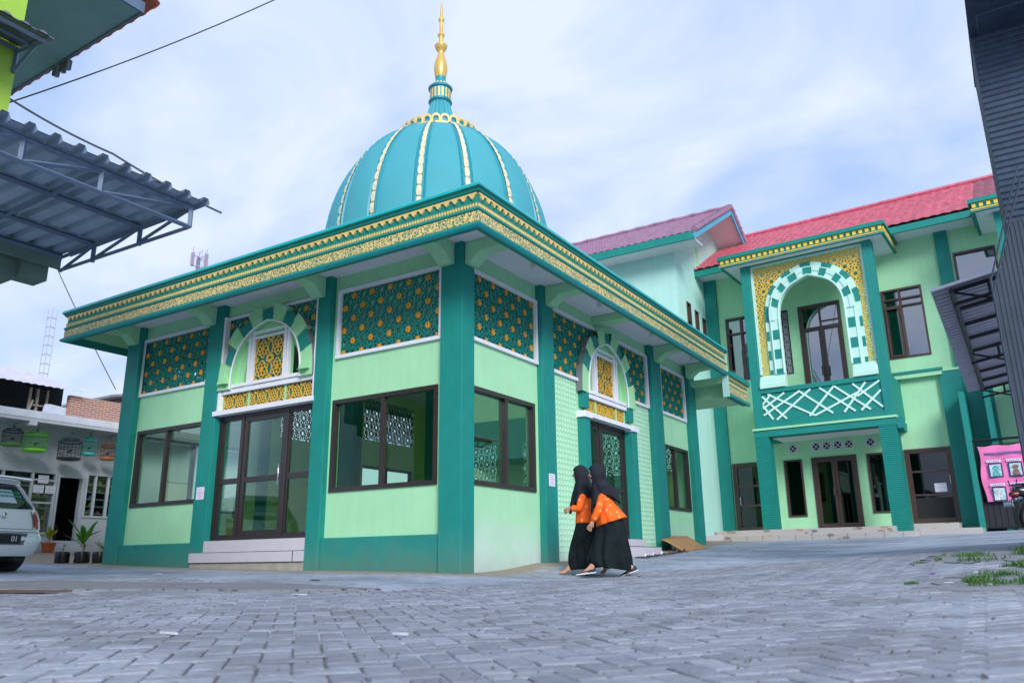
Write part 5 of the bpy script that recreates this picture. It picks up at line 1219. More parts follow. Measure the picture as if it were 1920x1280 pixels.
orange = batik('orange_batik', (.90, .135, .006), (.85, .42, .22)); skin = mat('skin', (.52, .27, .17), .55, .06, 12, .1, 90); hij = mat('dark_hijab', (.020, .022, .032), .8, .35, 7, .5, 26, spec=.15); skirt_m = mat('black_skirt', (.010, .016, .018), .85, .45, 6, .6, 22, spec=.12)
shoe_k = mat('knit_shoe', (.035, .04, .045), .8, .4, 60, .4, 200)
def person(ox, oy, sc_, label, spec):
    oz = GZ(ox, oy)+.012; F_ = Vector((-.846, -.533, 0)); L_ = Vector((.533, -.846, 0))
    rot = Matrix.Rotation(R(spec.get('turn', 0)), 3, 'Z'); F_ = rot @ F_; L_ = rot @ L_
    def W(f, l, z): p = Vector((ox, oy, oz))+F_*f*sc_+L_*l*sc_; return Vector((p.x, p.y, oz+z*sc_))
    org = Vector((ox, oy, oz))
    # body: one skinned figure
    V, E, Rr = [], [], []
    def chain(pts, start=None):
        prev = start
        for (f, l, z, r) in pts:
            V.append(W(f, l, z)-org); Rr.append(r*sc_); i = len(V)-1
            if prev is not None: E.append((prev, i))
            prev = i
        return prev
    pel = chain([(*spec['pelvis'], .10)])
    ch = chain([(*spec['waist'], .085), (*spec['chest'], .10), (*spec['neck0'], .055)], pel)
    hx, hz = spec['head']
    hd = chain([(hx-.02, 0, hz-.13, .042), (hx-.005, 0, hz-.07, .062), (hx, 0, hz, .082), (hx-.012, 0, hz+.06, .070), (hx-.015, 0, hz+.095, .04)], ch)
    nose_base = hd-2
    chain([(hx+.083, 0, hz+.005, .017), (hx+.099, 0, hz-.012, .009)], nose_base)
    chain([(hx+.070, 0, hz-.050, .022)], hd-3)
    for s, arm in ((1, spec['arm_l']), (-1, spec['arm_r'])):
        sh, el, wr, hdn = [Vector(q) for q in arm]
        a = chain([(*sh, .045), (*el, .036), (*wr, .024)], ch-1)
        d = (hdn-wr).normalized(); side = Vector((d.z, 0, -d.x)) if abs(d.y) < .9 else Vector((1, 0, 0))
        pm = wr+d*.045; k = chain([(*pm, .026)], a)
        kn = wr+d*.075
        for q, ln in enumerate((.055, .065, .07, .06)):
            o = side*(q-1.5)*.019; c = kn+o; c2 = c+d*ln*.55+Vector((0, .01*s*-1, -.008)); c3 = c+d*ln*.8+Vector((-.012, -.018*s, -.012)); chain([(*c, .0095), (*c2, .0085), (*c3, .0075)], k)
        th = wr+d*.03+side*.032; chain([(*th, .011), (*(th+d*.035+side*.012), .009)], k)
    for lg in (spec['leg_l'], spec['leg_r']):
        hp, kn, an, he, ball, toe = lg
        a = chain([(*hp, .075), (*kn, .050), (*an, .032)], pel); b = chain([(*he, .030)], a); chain([(*ball, .033), (*toe, .018)], a)
    me = bpy.data.meshes.new('person'); me.from_pydata([tuple(v) for v in V], E, []); o = bpy.data.objects.new('person', me); COL.objects.link(o); o.location = org
    sk = o.modifiers.new('skin', 'SKIN'); sk.use_smooth_shade = True
    sv = me.skin_vertices[0].data
    for i, r in enumerate(Rr): sv[i].radius = (r, r); sv[i].use_root = (i == 0)
    o.modifiers.new('sub', 'SUBSURF').render_levels = 2; me.materials.append(skin)
    ORG[o] = org; tag(o, label, 'person')
    def loft(name, m, rings, n=36, cap=(False, False), sub=1, solid=0):
        mb = MB(); rg = []
        for fn in rings: rg.append([W(*fn(2*pi*k/n)) for k in range(n)])
        mb.rings(rg, cap=False)
        c = mb.build(name, m, o, smooth=True, sub=sub)
        if solid: s_ = c.modifiers.new('solid', 'SOLIDIFY'); s_.thickness = solid; s_.offset = -1
        return c
    ph = spec['seed']
    def fold(a, z, amp, k=9): return 1+amp*(sin(k*a+ph+z*3)+.6*sin((k*1.7)//1*a-ph*2+z*7)+.5*sin(5*a+z*9+ph))
    def ell(cf, cl, z, rf, rl, amp=0, tilt=0, k=9, zf=None):
        def fn(a):
            q = fold(a, z, amp, k) if amp else 1; f = rf*cos(a)*q; l = rl*sin(a)*q
            return (cf+f, cl+l, (zf(a) if zf else z)+tilt*f)
        return fn
    loft('skirt', skirt_m, [ell(cf, 0, z, rf, rl, amp, tl) for (z, cf, rf, rl, amp, tl) in spec['skirt']], n=64, solid=.006)
    jr = spec['jacket']
    jk = loft('jacket', orange, [ell(cf, 0, z, rf, rl, amp, tl, 7) for (z, cf, rf, rl, amp, tl) in jr], n=40, solid=.006)
    for arm, nm in ((spec['arm_l'], 'sleeve'), (spec['arm_r'], 'sleeve')):
        sh, el, wr, hdn = [Vector(q) for q in arm]; mb = MB(); wc = wr.lerp(el, .10)
        P = [sh+Vector((-.01, 0, .03)), sh, sh.lerp(el, .35), sh.lerp(el, .7), el, el.lerp(wc, .3), el.lerp(wc, .65), wc, wc]
        rr = [.045, .068, .066, .058, .058, .055, .050, .046, .038]; mb.tube([W(*p) for p in P], [r*sc_*(1+.05*sin(i*2.3)) for i, r in enumerate(rr)], 14, cap=False); mb.build(nm, orange, jk, smooth=True, sub=1)
    # hijab: head cover and cape in one cloth, face left open at the front
    hr = []
    for (z, cf, rf, rl, amp) in spec['hijab']: hr.append((z, cf, rf, rl, amp))
    n = 48; mb = MB(); rg = []
    hem = spec['hem']
    for idx, (z, cf, rf, rl, amp) in enumerate(hr):
        ring = []
        last = idx >= len(hr)-4; t = (idx-(len(hr)-5))/4 if last else 0
        for k in range(n):
            a = 2*pi*k/n; q = fold(a, z, amp, 6); f = cf+rf*cos(a)*q; l = rl*sin(a)*q; zz = z
            if t: zz = z+t*(hem(a)-hr[-1][0])
            ring.append(W(f, l, zz))
        rg.append(ring)
    mb.rings(rg, cap=False)
    # open the face
    keep = []
    for fi, fc in enumerate(mb.f):
        i, k = divmod(fi, n); z = hr[i][0]
        a = 2*pi*(k+.5)/n; a = min(a, 2*pi-a)
        if spec['face'][0] < z < spec['face'][1] and a < .62: continue
        keep.append(fc)
    mb.f = keep; mb.m = [0]*len(keep)
    hj = mb.build('hijab', hij, o, smooth=True, sub=1); s_ = hj.modifiers.new('solid', 'SOLIDIFY'); s_.thickness = .008; s_.offset = 1
    # facial detail: eyes, brows, lips
    mb = MB()
    for s in (-1, 1): mb.lathe([(0, .006), (.011, .004), (.013, 0), (.011, -.004), (0, -.006)], W(hx+.066, s*.033, hz+.018), 8)
    mb.build('eyes', mat('eye_dark', (.02, .015, .015), .3), o, smooth=True)
    mb = MB(); mb.tube([W(hx+.076, -.022, hz-.045), W(hx+.088, 0, hz-.043), W(hx+.076, .022, hz-.045)], .0055, 6); mb.build('lips', mat('lips', (.42, .14, .12), .5), o, smooth=True)
    for lg, shod in zip((spec['leg_l'], spec['leg_r']), spec['shoes']):
        hp, kn, an, he, ball, toe = [Vector(q) for q in lg]
        mb = MB(); mb.tube([W(*kn.lerp(an, .1)), W(*kn.lerp(an, .5)), W(*kn.lerp(an, .92))], [.10*sc_, .085*sc_, .070*sc_], 14); mb.build('trouser_leg', skirt_m, o, smooth=True, sub=1)
        if not shod: continue
        ax = (toe-he); ax.normalize(); lat = Vector((0, 1, 0)); up = lat.cross(ax).normalized(); up = up if up.z > 0 else -up
        def S(t, w_, h): p = he+ax*t+lat*w_+up*h; return W(*p)
        mb = MB(); sole = [(-.055, .026), (-.03, .036), (.03, .036), (.09, .034), (.14, .042), (.19, .040), (.225, .026), (.24, .008)]
        def ringp(t, w_, h0, h1, rn=10): return [S(t, w_*cos(2*pi*k/rn), (h0+h1)/2+(h1-h0)/2*sin(2*pi*k/rn)) for k in range(rn)]
        mb.rings([ringp(t, w_, -.032, -.010) for t, w_ in sole]); sh_ = mb.build('shoe', white, o, smooth=True, sub=1)
        mb = MB(); up_ = [(-.048, .026, .045), (-.03, .033, .055), (.02, .033, .050), (.06, .033, .038), (.11, .036, .022), (.17, .036, .010), (.215, .024, .0), (.232, .008, -.008)]
        mb.rings([ringp(t, w_, -.012, h) for t, w_, h in up_]); mb.build('shoe_upper', shoe_k, sh_, smooth=True, sub=1)
    return o
G1 = dict(seed=.7, turn=-6, pelvis=(-.14, 0, .74), waist=(-.11, 0, .88), chest=(-.06, 0, 1.05), neck0=(-.01, 0, 1.19), head=(.055, 1.415),
    arm_l=((-.05, .165, 1.10), (.03, .215, .89), (.115, .19, .745), (.15, .18, .68)), arm_r=((-.03, -.16, 1.10), (-.08, -.22, .90), (-.05, -.2, .74), (-.03, -.2, .68)),
    leg_l=((-.14, .07, .70), (.0, .06, .42), (.155, .07, .13), (.14, .07, .075), (.27, .07, .045), (.33, .07, .055)),
    leg_r=((-.16, -.07, .70), (-.20, -.07, .40), (-.40, -.07, .13), (-.445, -.07, .085), (-.345, -.07, .032), (-.275, -.07, .028)),
    skirt=[(.86, -.12, .13, .15, .01, -.1), (.76, -.15, .18, .17, .015, -.1), (.62, -.15, .215, .19, .035, -.05), (.48, -.13, .245, .20, .06, 0), (.34, -.12, .275, .21, .085, .02), (.22, -.11, .30, .21, .10, .05), (.15, -.12, .29, .20, .10, .10), (.11, -.13, .275, .19, .10, .14)],
    jacket=[(1.17, -.03, .06, .09, 0, 0), (1.15, -.04, .10, .155, .01, 0), (1.08, -.06, .125, .185, .015, -.05), (.98, -.09, .145, .185, .035, -.12), (.88, -.12, .172, .19, .045, -.2), (.80, -.15, .20, .205, .055, -.28), (.75, -.168, .215, .212, .06, -.30)],
    hijab=[(1.572, .03, .012, .012, 0), (1.562, .03, .05, .045, 0), (1.535, .03, .090, .078, 0), (1.495, .025, .112, .094, .004), (1.45, .02, .122, .10, .006), (1.405, .015, .122, .10, .008), (1.36, .008, .118, .098, .01), (1.315, -.005, .112, .10, .02), (1.27, -.03, .125, .12, .03), (1.21, -.055, .16, .165, .035), (1.15, -.075, .19, .195, .035), (1.08, -.08, .20, .212, .05), (1.02, -.085, .205, .215, .06)],
    hem=lambda a: 1.02-.05*max(0, -cos(a))+.10*abs(sin(a))-.17*max(0, cos(a))**1.5, face=(1.352, 1.52), shoes=(True, True))
G2 = dict(seed=2.9, turn=-14, pelvis=(-.06, 0, .76), waist=(-.05, 0, .90), chest=(-.04, 0, 1.07), neck0=(-.01, 0, 1.21), head=(.045, 1.425),
    arm_l=((-.03, .16, 1.11), (.02, .21, .92), (.155, .18, .945), (.215, .16, .915)), arm_r=((-.03, -.16, 1.11), (-.05, -.21, .90), (-.02, -.2, .74), (-.0, -.2, .68)),
    leg_l=((-.06, .07, .72), (.03, .06, .43), (.20, .07, .11), (.185, .07, .045), (.30, .07, .03), (.365, .07, .038)),
    leg_r=((-.07, -.07, .72), (-.10, -.07, .40), (-.31, -.07, .13), (-.365, -.07, .085), (-.27, -.07, .035), (-.21, -.07, .022)),
    skirt=[(.86, -.06, .13, .15, .01, 0), (.76, -.06, .165, .17, .015, 0), (.62, -.06, .19, .18, .035, 0), (.48, -.05, .225, .19, .06, 0), (.34, -.05, .255, .20, .085, 0), (.22, -.05, .275, .20, .10, -.03), (.13, -.05, .27, .19, .10, -.06), (.085, -.05, .26, .18, .10, -.08)],
    jacket=[(1.18, -.03, .06, .09, 0, 0), (1.16, -.03, .10, .155, .01, 0), (1.09, -.04, .125, .18, .015, 0), (.99, -.045, .14, .175, .035, 0), (.88, -.05, .15, .175, .045, 0), (.78, -.055, .165, .185, .055, 0), (.725, -.055, .172, .19, .055, 0)],
    hijab=[(1.575, .02, .012, .012, 0), (1.565, .02, .05, .045, 0), (1.54, .02, .088, .076, 0), (1.50, .015, .108, .09, .004), (1.455, .01, .116, .096, .006), (1.41, .005, .116, .096, .008), (1.365, 0, .112, .094, .01), (1.32, -.01, .106, .096, .02), (1.27, -.015, .12, .12, .03), (1.21, -.02, .15, .165, .035), (1.13, -.02, .175, .195, .035), (1.04, -.01, .19, .205, .04), (.96, 0, .195, .20, .045)],
    hem=lambda a: .96+.10*abs(sin(a))-.10*max(0, cos(a))+.08*max(0, -cos(a)), face=(1.36, 1.525), shoes=(False, False))
person(1.44, 1.28, .96, 'girl nearer the camera in black hijab, orange jacket and sneakers, walking left', G1)
person(1.0, 1.62, .975, 'barefoot girl on the far side in black hijab and orange jacket, arm forward', G2)

# ------------------------------------------------------------------ white hatchback
CD = Vector((-.961, -.276, 0)); CS = Vector((-.276, .961, 0)); CO = Vector((-6.95, -2.40, 0))
cz0 = GZ(CO.x, CO.y)+.0
CO.z = GZ(-7.2, -2.1)
def FK2(s, t, z): p = CO+CS*s+CD*t; return (p.x, p.y, CO.z+z)
CAR = thing('parked_car', 'white hatchback car parked with its rear to the camera, cut by left frame edge', 'car', tuple(CO))
carw = mat('car_white', (.88, .90, .93), .25, .02, 2, 0, coat=.6)
ZR = [.25, .32, .42, .52, .60, .66, .74, .84, .94, 1.02, 1.10, 1.20, 1.30, 1.38, 1.44, 1.485, 1.50]
def wz(z):
    P = [(.25, .74), (.36, .80), (.55, .83), (.62, .815), (.80, .81), (.95, .79), (1.10, .74), (1.30, .665), (1.42, .60), (1.47, .53), (1.50, .40)]
    for a, b in zip(P, P[1:]):
        if a[0] <= z <= b[0]: return a[1]+(b[1]-a[1])*(z-a[0])/(b[0]-a[0])
    return P[-1][1]
def tr(z):
    P = [(.25, .05), (.36, -.03), (.56, -.05), (.62, .01), (.80, .04), (.95, .09), (1.05, .13), (1.38, .34), (1.42, .28), (1.47, .30), (1.50, .42)]
    for a, b in zip(P, P[1:]):
        if a[0] <= z <= b[0]: return a[1]+(b[1]-a[1])*(z-a[0])/(b[0]-a[0])
    return P[-1][1]
def rear(s_, z, off=0): q = abs(s_); return FK2(s_*wz(z), tr(z)+.17*q**4-off, z)
cols = [i/12 for i in range(-12, 13)]
m = MB(); m.v = [rear(c, z) for z in ZR for c in cols]; nc = len(cols); m.f = [(j*nc+i, j*nc+i+1, (j+1)*nc+i+1, (j+1)*nc+i) for j in range(len(ZR)-1) for i in range(nc-1)]; m.m = [0]*len(m.f)
def tf(z): return 3.62-(0 if z < .6 else (z-.6)*.55 if z < .85 else .14+(z-.85)*2.0)
for s in (-1, 1):
    st = [0, .15, .4, .7, .9, 1]
    b0 = len(m.v)
    for z in ZR:
        t0 = tr(z)+.17; t1 = max(tf(z), t0+.2)
        for q in st: m.v.append(FK2(s*wz(z)*(1+(.02 if 0 < q < 1 else 0)-(.12 if q == 1 else 0)), t0+(t1-t0)*q, z))
    n = len(st); m.f += [(b0+j*n+i, b0+j*n+i+1, b0+(j+1)*n+i+1, b0+(j+1)*n+i) for j in range(len(ZR)-1) for i in range(n-1)]; m.m += [0]*((len(ZR)-1)*(n-1))
t0, t1 = tr(1.5)+.17, tf(1.5); m.add([FK2(-.40, t0-.13, 1.5), FK2(.40, t0-.13, 1.5), FK2(.36, t1, 1.5), FK2(-.36, t1, 1.5), FK2(-.15, t0-.1, 1.52), FK2(.15, t0-.1, 1.52)], [(0, 1, 2, 3)])
body = m.build('body', carw, CAR, smooth=True)
cg = mat('car_glass', (.02, .035, .035), .06, .05, 3); red = mat('tail_red', (.45, .01, .02), .15, .1, 4, coat=.5); clr = mat('lamp_clear', (.62, .58, .60), .15, .1, 8); blk = mat('black_plastic', (.018, .02, .024), .6, .1, 5); rub = mat('tyre_rubber', (.018, .018, .02), .8, .15, 6, .3, 30)
def rpatch(name, m_, f0, f1, z0f, z1f, off, parent, nz=8, nu=14, thick=True):
    mb = MB(); 
    for j in range(nz+1):
        for i in range(nu+1):
            u = f0+(f1-f0)*i/nu; z = z0f(u)+(z1f(u)-z0f(u))*j/nz; mb.v.append(rear(u, z, off))
    k = nu+1; mb.f = [(j*k+i, j*k+i+1, (j+1)*k+i+1, (j+1)*k+i) for j in range(nz) for i in range(nu)]; mb.m = [0]*len(mb.f)
    o = mb.build(name, m_, parent, smooth=True)
    return o
rw = rpatch('rear_window', cg, -.90, .90, lambda u: .97+.03*u*u, lambda u: 1.37-.05*abs(u)**6, .012, CAR)
rpatch('window_sticker', mat('sticker', (.62, .72, .80), .5, .03, 5), -.55, .36, lambda u: 1.06, lambda u: 1.27, .018, rw)
m = MB()
for r_ in range(2):
    x = -.5
    while x < .52: l = random.uniform(.03, .06); m.add([rear(x, 1.155+r_*.06, .024), rear(x+l, 1.155+r_*.06, .024), rear(x+l, 1.19+r_*.06, .024), rear(x, 1.19+r_*.06, .024)], [(0, 1, 2, 3)]); x += l+.018
m.build('sticker_lettering', mat('sticker_green', (.02, .30, .20), .5), rw)
for s in (-1, 1):
    f0, f1 = (.72, .998) if s > 0 else (-.998, -.72)
    zl = lambda u: .66+.05*(1-abs(u))/.28; zh = lambda u: 1.0-(1-abs(u))/.28*.10
    tl = rpatch('tail_light', red, f0, f1, zl, zh, .02, CAR, 8, 8)
    g0, g1 = (.86, .985) if s > 0 else (-.985, -.86)
    rpatch('clear_lens', clr, g0, g1, lambda u: .80, lambda u: .93-.02*(1-abs(u))/.1, .028, tl, 6, 6)
m = MB(); m.box(-.26, .26, -.075, -.05, .44, .575, 0, FK2); m.build('number_plate', blk, CAR)
text_obj('01', .12, lambda x, y, z: FK2(.14+x, -.078-z, .505+y), white, 'plate_text', CAR)
m = MB(); m.tube([rear(q/10*.98, .615, .006) for q in range(-10, 11)], .008, 5); m.tube([rear(.70, z, .004) for z in (.66, .74, .84, .95)], .005, 4); m.tube([rear(-.70, z, .004) for z in (.66, .74, .84, .95)], .005, 4); m.tube([rear(q/10*.70, .66, .004) for q in range(-10, 11)], .005, 4); m.build('panel_gap', mat('gap_grey', (.16, .17, .2), .6), CAR)
m = MB(); m.prism([(-.34, .42), (.34, .42), (.42, .60), (-.42, .60)], .06, .075, lambda n, s, z: FK2(s, tr(z)-.012+.0*n, z)); m.build('plate_recess', mat('recess_grey', (.30, .33, .38), .4), CAR)
text_obj('Ayla', .075, lambda x, y, z: (lambda u, zz: rear(u, zz, .014+z))((.60+x)/.8, .90+y), mat('chrome_dull', (.30, .32, .36), .3, metal=.6), 'badge_script', CAR)
m = MB(); m.lathe([(0, .006), (.045, .004), (.05, 0)], (0, 0, 0), 20); m.v = [FK2(x, tr(.86)-.016-z, .86+y) for x, y, z in m.v]; m.build('emblem', chrome, CAR, smooth=True)
m = MB(); m.v = []; 
m.rings([[FK2(s*.58*q, .24+.10*abs(q)**2-d, 1.46+h) for (d, h) in ((0, .03), (.10, .015), (.13, -.01), (.10, -.025), (0, -.02))] for s in (1,) for q in [i/8 for i in range(-8, 9)]]); m.build('spoiler', carw, CAR, smooth=True)
m = MB(); m.box(-.60, .60, .20, 3.4, .18, .30, 0, FK2); m.tube([FK2(.28, -.01, .20), FK2(.28, .35, .20)], .025, 8); m.build('underbody', blk, CAR)
for (s, t) in ((-.70, .62), (.70, .62), (-.70, 2.95), (.70, 2.95)):
    m = MB(); pr = [(.0, -.09), (.17, -.095), (.255, -.10), (.285, -.075), (.292, -.03), (.292, .03), (.285, .075), (.255, .10), (.17, .095), (0, .09)]
    m.lathe(pr, (0, 0, 0), 32); m.v = [FK2(s+z, t+x, .292+y) for x, y, z in m.v]; wh = m.build('wheel', rub, CAR, smooth=True)
    m = MB(); m.lathe([(0, .02), (.05, .03), (.06, .0), (.15, .0), (.17, .03), (.175, .0)], (0, 0, 0), 20); m.v = [FK2(s+(.085+z)*(1 if s > 0 else -1), t+x, .292+y) for x, y, z in m.v]; m.build('rim', chrome, wh, smooth=True)
m = MB()
for s in (-1, 1): m.prism([(.62, .98), (2.55, .98), (1.95, 1.36), (.75, 1.36)], 0, .004, lambda n, t, z: FK2(s*(wz(z)*1.025+n), t, z))
m.build('side_glass', cg, CAR)

# ------------------------------------------------------------------ motorbike
MD = Vector((.86, .51, 0)); ML = Vector((-.51, .86, 0)); MOo = Vector((6.26, 6.72, 0)); MOo.z = GZ(6.5, 6.9)
def FM(t, l, z): p = MOo+MD*t+ML*l; return (p.x, p.y, MOo.z+z)
MT = thing('motorbike', 'black and green motorbike parked before the pink banner, cut by right frame edge', 'motorbike', tuple(MOo))
def wheel(t, r, w_):
    m = MB(); m.lathe([(r-.07, -w_*.5), (r-.02, -w_*.5), (r, -w_*.2), (r, w_*.2), (r-.02, w_*.5), (r-.07, w_*.5), (r-.07, -w_*.5)], (0, 0, 0), 30); m.v = [FM(t+x, z, r+y) for x, y, z in m.v]; o = m.build('wheel', rub, MT, smooth=True)
    m = MB(); m.lathe([(r-.09, -.02), (r-.07, -.03), (r-.07, .03), (r-.09, .02), (r-.09, -.02)], (0, 0, 0), 30); m.lathe([(0, -.05), (.05, -.05), (.05, .05), (0, .05)], (0, 0, 0), 14); m.v = [FM(t+x, z, r+y) for x, y, z in m.v]
    for k in range(5):
        for da in (-.12, .12): a = 2*pi*k/5+da; m.tube([FM(t+.04*cos(a), 0, r+.04*sin(a)), FM(t+(r-.08)*cos(2*pi*k/5), 0, r+(r-.08)*sin(2*pi*k/5))], .009, 5)
    m.build('rim', mat('dark_rim', (.04, .04, .045), .4), o, smooth=True)
wheel(.36, .30, .10); wheel(1.60, .30, .09)
bk = mat('bike_black', (.014, .015, .018), .25, .1, 5, coat=.4); bgn = mat('bike_green', (.03, .20, .03), .3, .1, 5, coat=.4)
def ringm(t, w_, z0, z1, n=12): return [FM(t, w_*cos(2*pi*k/n), (z0+z1)/2+(z1-z0)/2*sin(2*pi*k/n)) for k in range(n)]
m = MB(); m.rings([ringm(.02, .03, .74, .79), ringm(.08, .08, .68, .84), ringm(.25, .11, .62, .85), ringm(.55, .13, .52, .82), ringm(.85, .13, .45, .74), ringm(1.1, .10, .42, .72), ringm(1.30, .10, .45, .85)]); m.build('body', bk, MT, smooth=True, sub=1)
m = MB(); m.rings([ringm(.10, .095, .70, .76), ringm(.3, .125, .66, .76), ringm(.6, .145, .58, .68), ringm(.85, .14, .50, .60)]); m.build('side_fairing', bgn, MT, smooth=True, sub=1)
m = MB(); m.rings([ringm(.18, .08, .83, .88), ringm(.4, .13, .82, .90), ringm(.75, .13, .78, .86), ringm(1.0, .08, .74, .80)]); m.build('seat', blk, MT, smooth=True, sub=1)
m = MB(); P = [FM(.36+.36*cos(a), 0, .31+.36*sin(a)) for a in [R(q) for q in (200, 180, 160, 140, 118, 100)]]; m.rings([[FM(.36+.36*cos(R(a)), w_, .31+.36*sin(R(a))+dz) for w_, dz in ((-.07, 0), (-.07, .012), (.07, .012), (.07, 0))] for a in (205, 185, 165, 145, 125, 105)]); m.build('mudguard', blk, MT)
m = MB(); m.box(-.09, -.075, -.13, .13, .50, .60, 0, FM); m.build('number_plate', mat('plate_grey', (.16, .2, .27), .4), MT)
m = MB()
for q in range(5): m.box(-.094, -.090, -.10+q*.042, -.075+q*.042, .525, .575, 0, FM)
m.build('plate_text', white, MT)
m = MB(); m.rings([ringm(-.02, .05, .66, .74), ringm(.03, .07, .64, .76), ringm(.08, .07, .64, .77)]); m.build('tail_light', mat('bike_lamp', (.14, .008, .01), .3, .1, 5), MT, smooth=True)
m = MB(); m.tube([FM(-.05, 0, .52), FM(.02, 0, .66), FM(.12, 0, .68)], .02, 6); m.tube([FM(.05, -.12, .93), FM(.05, -.09, .86), FM(.45, -.10, .88)], .012, 6); m.tube([FM(.05, .12, .93), FM(.05, .09, .86), FM(.45, .10, .88)], .012, 6); m.tube([FM(.36, .09, .30), FM(.75, .08, .32), FM(.95, .06, .36)], .022, 6); m.tube([FM(.36, -.09, .30), FM(.75, -.08, .32), FM(.95, -.06, .36)], .022, 6); m.tube([FM(1.60, .07, .30), FM(1.35, .07, .85)], .02, 6); m.tube([FM(1.60, -.07, .30), FM(1.35, -.07, .85)], .02, 6)
m.tube([FM(1.28, -.32, 1.0), FM(1.32, -.1, .95), FM(1.32, .1, .95), FM(1.28, .32, 1.0)], .014, 6); m.tube([FM(.3, -.13, .26), FM(.7, -.13, .24), FM(1.0, -.08, .30)], .032, 8); m.build('frame', blk, MT, smooth=True)
for s in (-1, 1): m = MB(); m.tube([FM(1.28, s*.25, 1.0), FM(1.24, s*.30, 1.15)], .006, 5); m.rings([[FM(1.22+d, s*.32+.055*cos(2*pi*k/10), 1.19+.035*sin(2*pi*k/10)) for k in range(10)] for d in (0, .02)]); m.build('mirror', blk, MT)
m = MB(); m.rings([ringm(1.28, .10, .75, 1.08), ringm(1.40, .13, .70, 1.10), ringm(1.50, .09, .70, .98)]); m.build('front_cowl', bgn, MT, smooth=True, sub=1)
hl = thing('helmet', 'white helmet resting on the motorbike seat at the right frame edge', 'helmet', FM(.62, 0, .86))
m = MB(); m.lathe([(.10, 0), (.125, .03), (.13, .09), (.11, .16), (.07, .205), (0, .22)], FM(.62, 0, .86), 20); m.build('shell', white, hl, smooth=True); m = MB(); m.lathe([(.126, .05), (.135, .06), (.133, .11), (.12, .12)], FM(.62, 0, .86), 20); m.build('visor', blk, hl, smooth=True)

# ------------------------------------------------------------------ plants, cardboard, sandals, grass, scraps
leafm = mat('leaf_green', (.10, .30, .03), .5, .25, 9, .1); leafy = mat('leaf_yellow', (.35, .42, .05), .5, .25, 9); polyb = mat('black_polybag', (.012, .014, .016), .35, .2, 10, .5, 18); soil = mat('soil', (.06, .045, .035), .95, .3, 12)
def plant(x, y, z, label, pot, h=.45, nl=10, wide=.045, m_=None, r=.13, ph_=.22, spread=.5):
    t = thing('potted_plant', label, 'plant', (x, y, z), 'plants in polybags beside the mosque' if pot == 'bag' else None); m = MB()
    if pot == 'bag': m.lathe([(0, 0), (r*.92, 0), (r*1.03, .04), (r*.98, ph_*.5), (r*1.04, ph_*.8), (r*.94, ph_), (r*.84, ph_*.97), (0, ph_*.93)], (x, y, z), 14); m.v = [(a+random.uniform(-.007, .007), b+random.uniform(-.007, .007), c) for a, b, c in m.v]; m.build('polybag', polyb, t, smooth=True)
    else: m.lathe([(0, 0), (r*.7, 0), (r*.95, ph_*.85), (r*1.06, ph_*.86), (r*1.06, ph_), (r*.9, ph_), (r*.85, ph_*.85), (0, ph_*.85)], (x, y, z), 18); m.build('pot', mat('orange_pot', (.50, .10, .02), .5, .1), t, smooth=True)
    m = MB(); m.tube([(x, y, z+ph_*.8), (x+.01, y, z+ph_+h*.25), (x-.01, y+.01, z+ph_+h*.5)], .012, 6); m.build('stem', wood, t, smooth=True)
    m = MB()
    for i in range(nl):
        a = i*2.4+random.random(); el = R(random.uniform(28, 72)); ln = h*random.uniform(.5, .9); b0 = Vector((x, y, z+ph_+h*random.uniform(.12, .45))); d = Vector((cos(a)*cos(el), sin(a)*cos(el), sin(el))); s = Vector((-sin(a), cos(a), 0)); P = []
        for k in range(6):
            q = k/5; c = b0+d*ln*q+Vector((0, 0, -spread*.35*ln*q*q)); w_ = wide*sin(pi*(.08+.90*q))**.8
            P.append((c-s*w_+Vector((0, 0, w_*.3)), c, c+s*w_+Vector((0, 0, w_*.3))))
        for k in range(5): m.add([*P[k], *P[k+1]], [(0, 1, 4, 3), (1, 2, 5, 4)])
    m.build('leaves', m_ or leafm, t); return t
bags = [(-9.55, -.02, 0, 0), (-9.30, .22, 1, .62), (-9.60, .42, 0, 0), (-9.02, .42, 2, .34), (-8.78, .62, 2, .42), (-9.35, .66, 0, .2)]
lb = ['short stemmed sapling in the leftmost black polybag', 'tall broad leaved green plant in the middle polybag', 'cut stump in a black polybag behind the leftmost one', 'small upright seedling in a polybag right of the tall plant', 'thin twiggy plant in the polybag nearest the mosque column', 'low sprout in the rearmost black polybag']
for (x, y, k, h), l in zip(bags, lb): plant(x, y, GZ(x, y)-.005, l, 'bag', h=(h or .18)*1.0, nl=(16 if k == 1 else 5 if k else 3), wide=(.05 if k == 1 else .016), spread=(.25 if k == 1 else .1), m_=(leafy if k == 1 and False else leafm))
plant(-13.95, 2.02, GZ(-13.95, 2.02), 'leafy plant in an orange pot by the shop door step', 'pot', h=.42, nl=18, wide=.05, r=.17, ph_=.24, m_=leafy, spread=.6)
# cardboard
cbm = mat('cardboard', (.50, .26, .11), .85, .1, 3, .2)
m = MB(); P = []
for i in range(9):
    t = i/8
    for j in range(13): s = j/12; y = 6.72+1.55*s+.10*(1-t); x = .06+.52*t**.8; z = GZ(x, y)+.012+(.26*(1-t)**1.7)*(1-.25*abs(s-.5))+.04*sin(pi*t)*(1-s); P.append((x, y, z))
m.v = P; m.f = [(i*13+j, i*13+j+1, (i+1)*13+j+1, (i+1)*13+j) for i in range(8) for j in range(12)]; m.m = [0]*len(m.f); o = m.build('cardboard_sheet', cbm, None, smooth=True); s_ = o.modifiers.new('solid', 'SOLIDIFY'); s_.thickness = .008; tag(o, 'curled brown cardboard sheet leaning on the right mosque wall', 'cardboard')
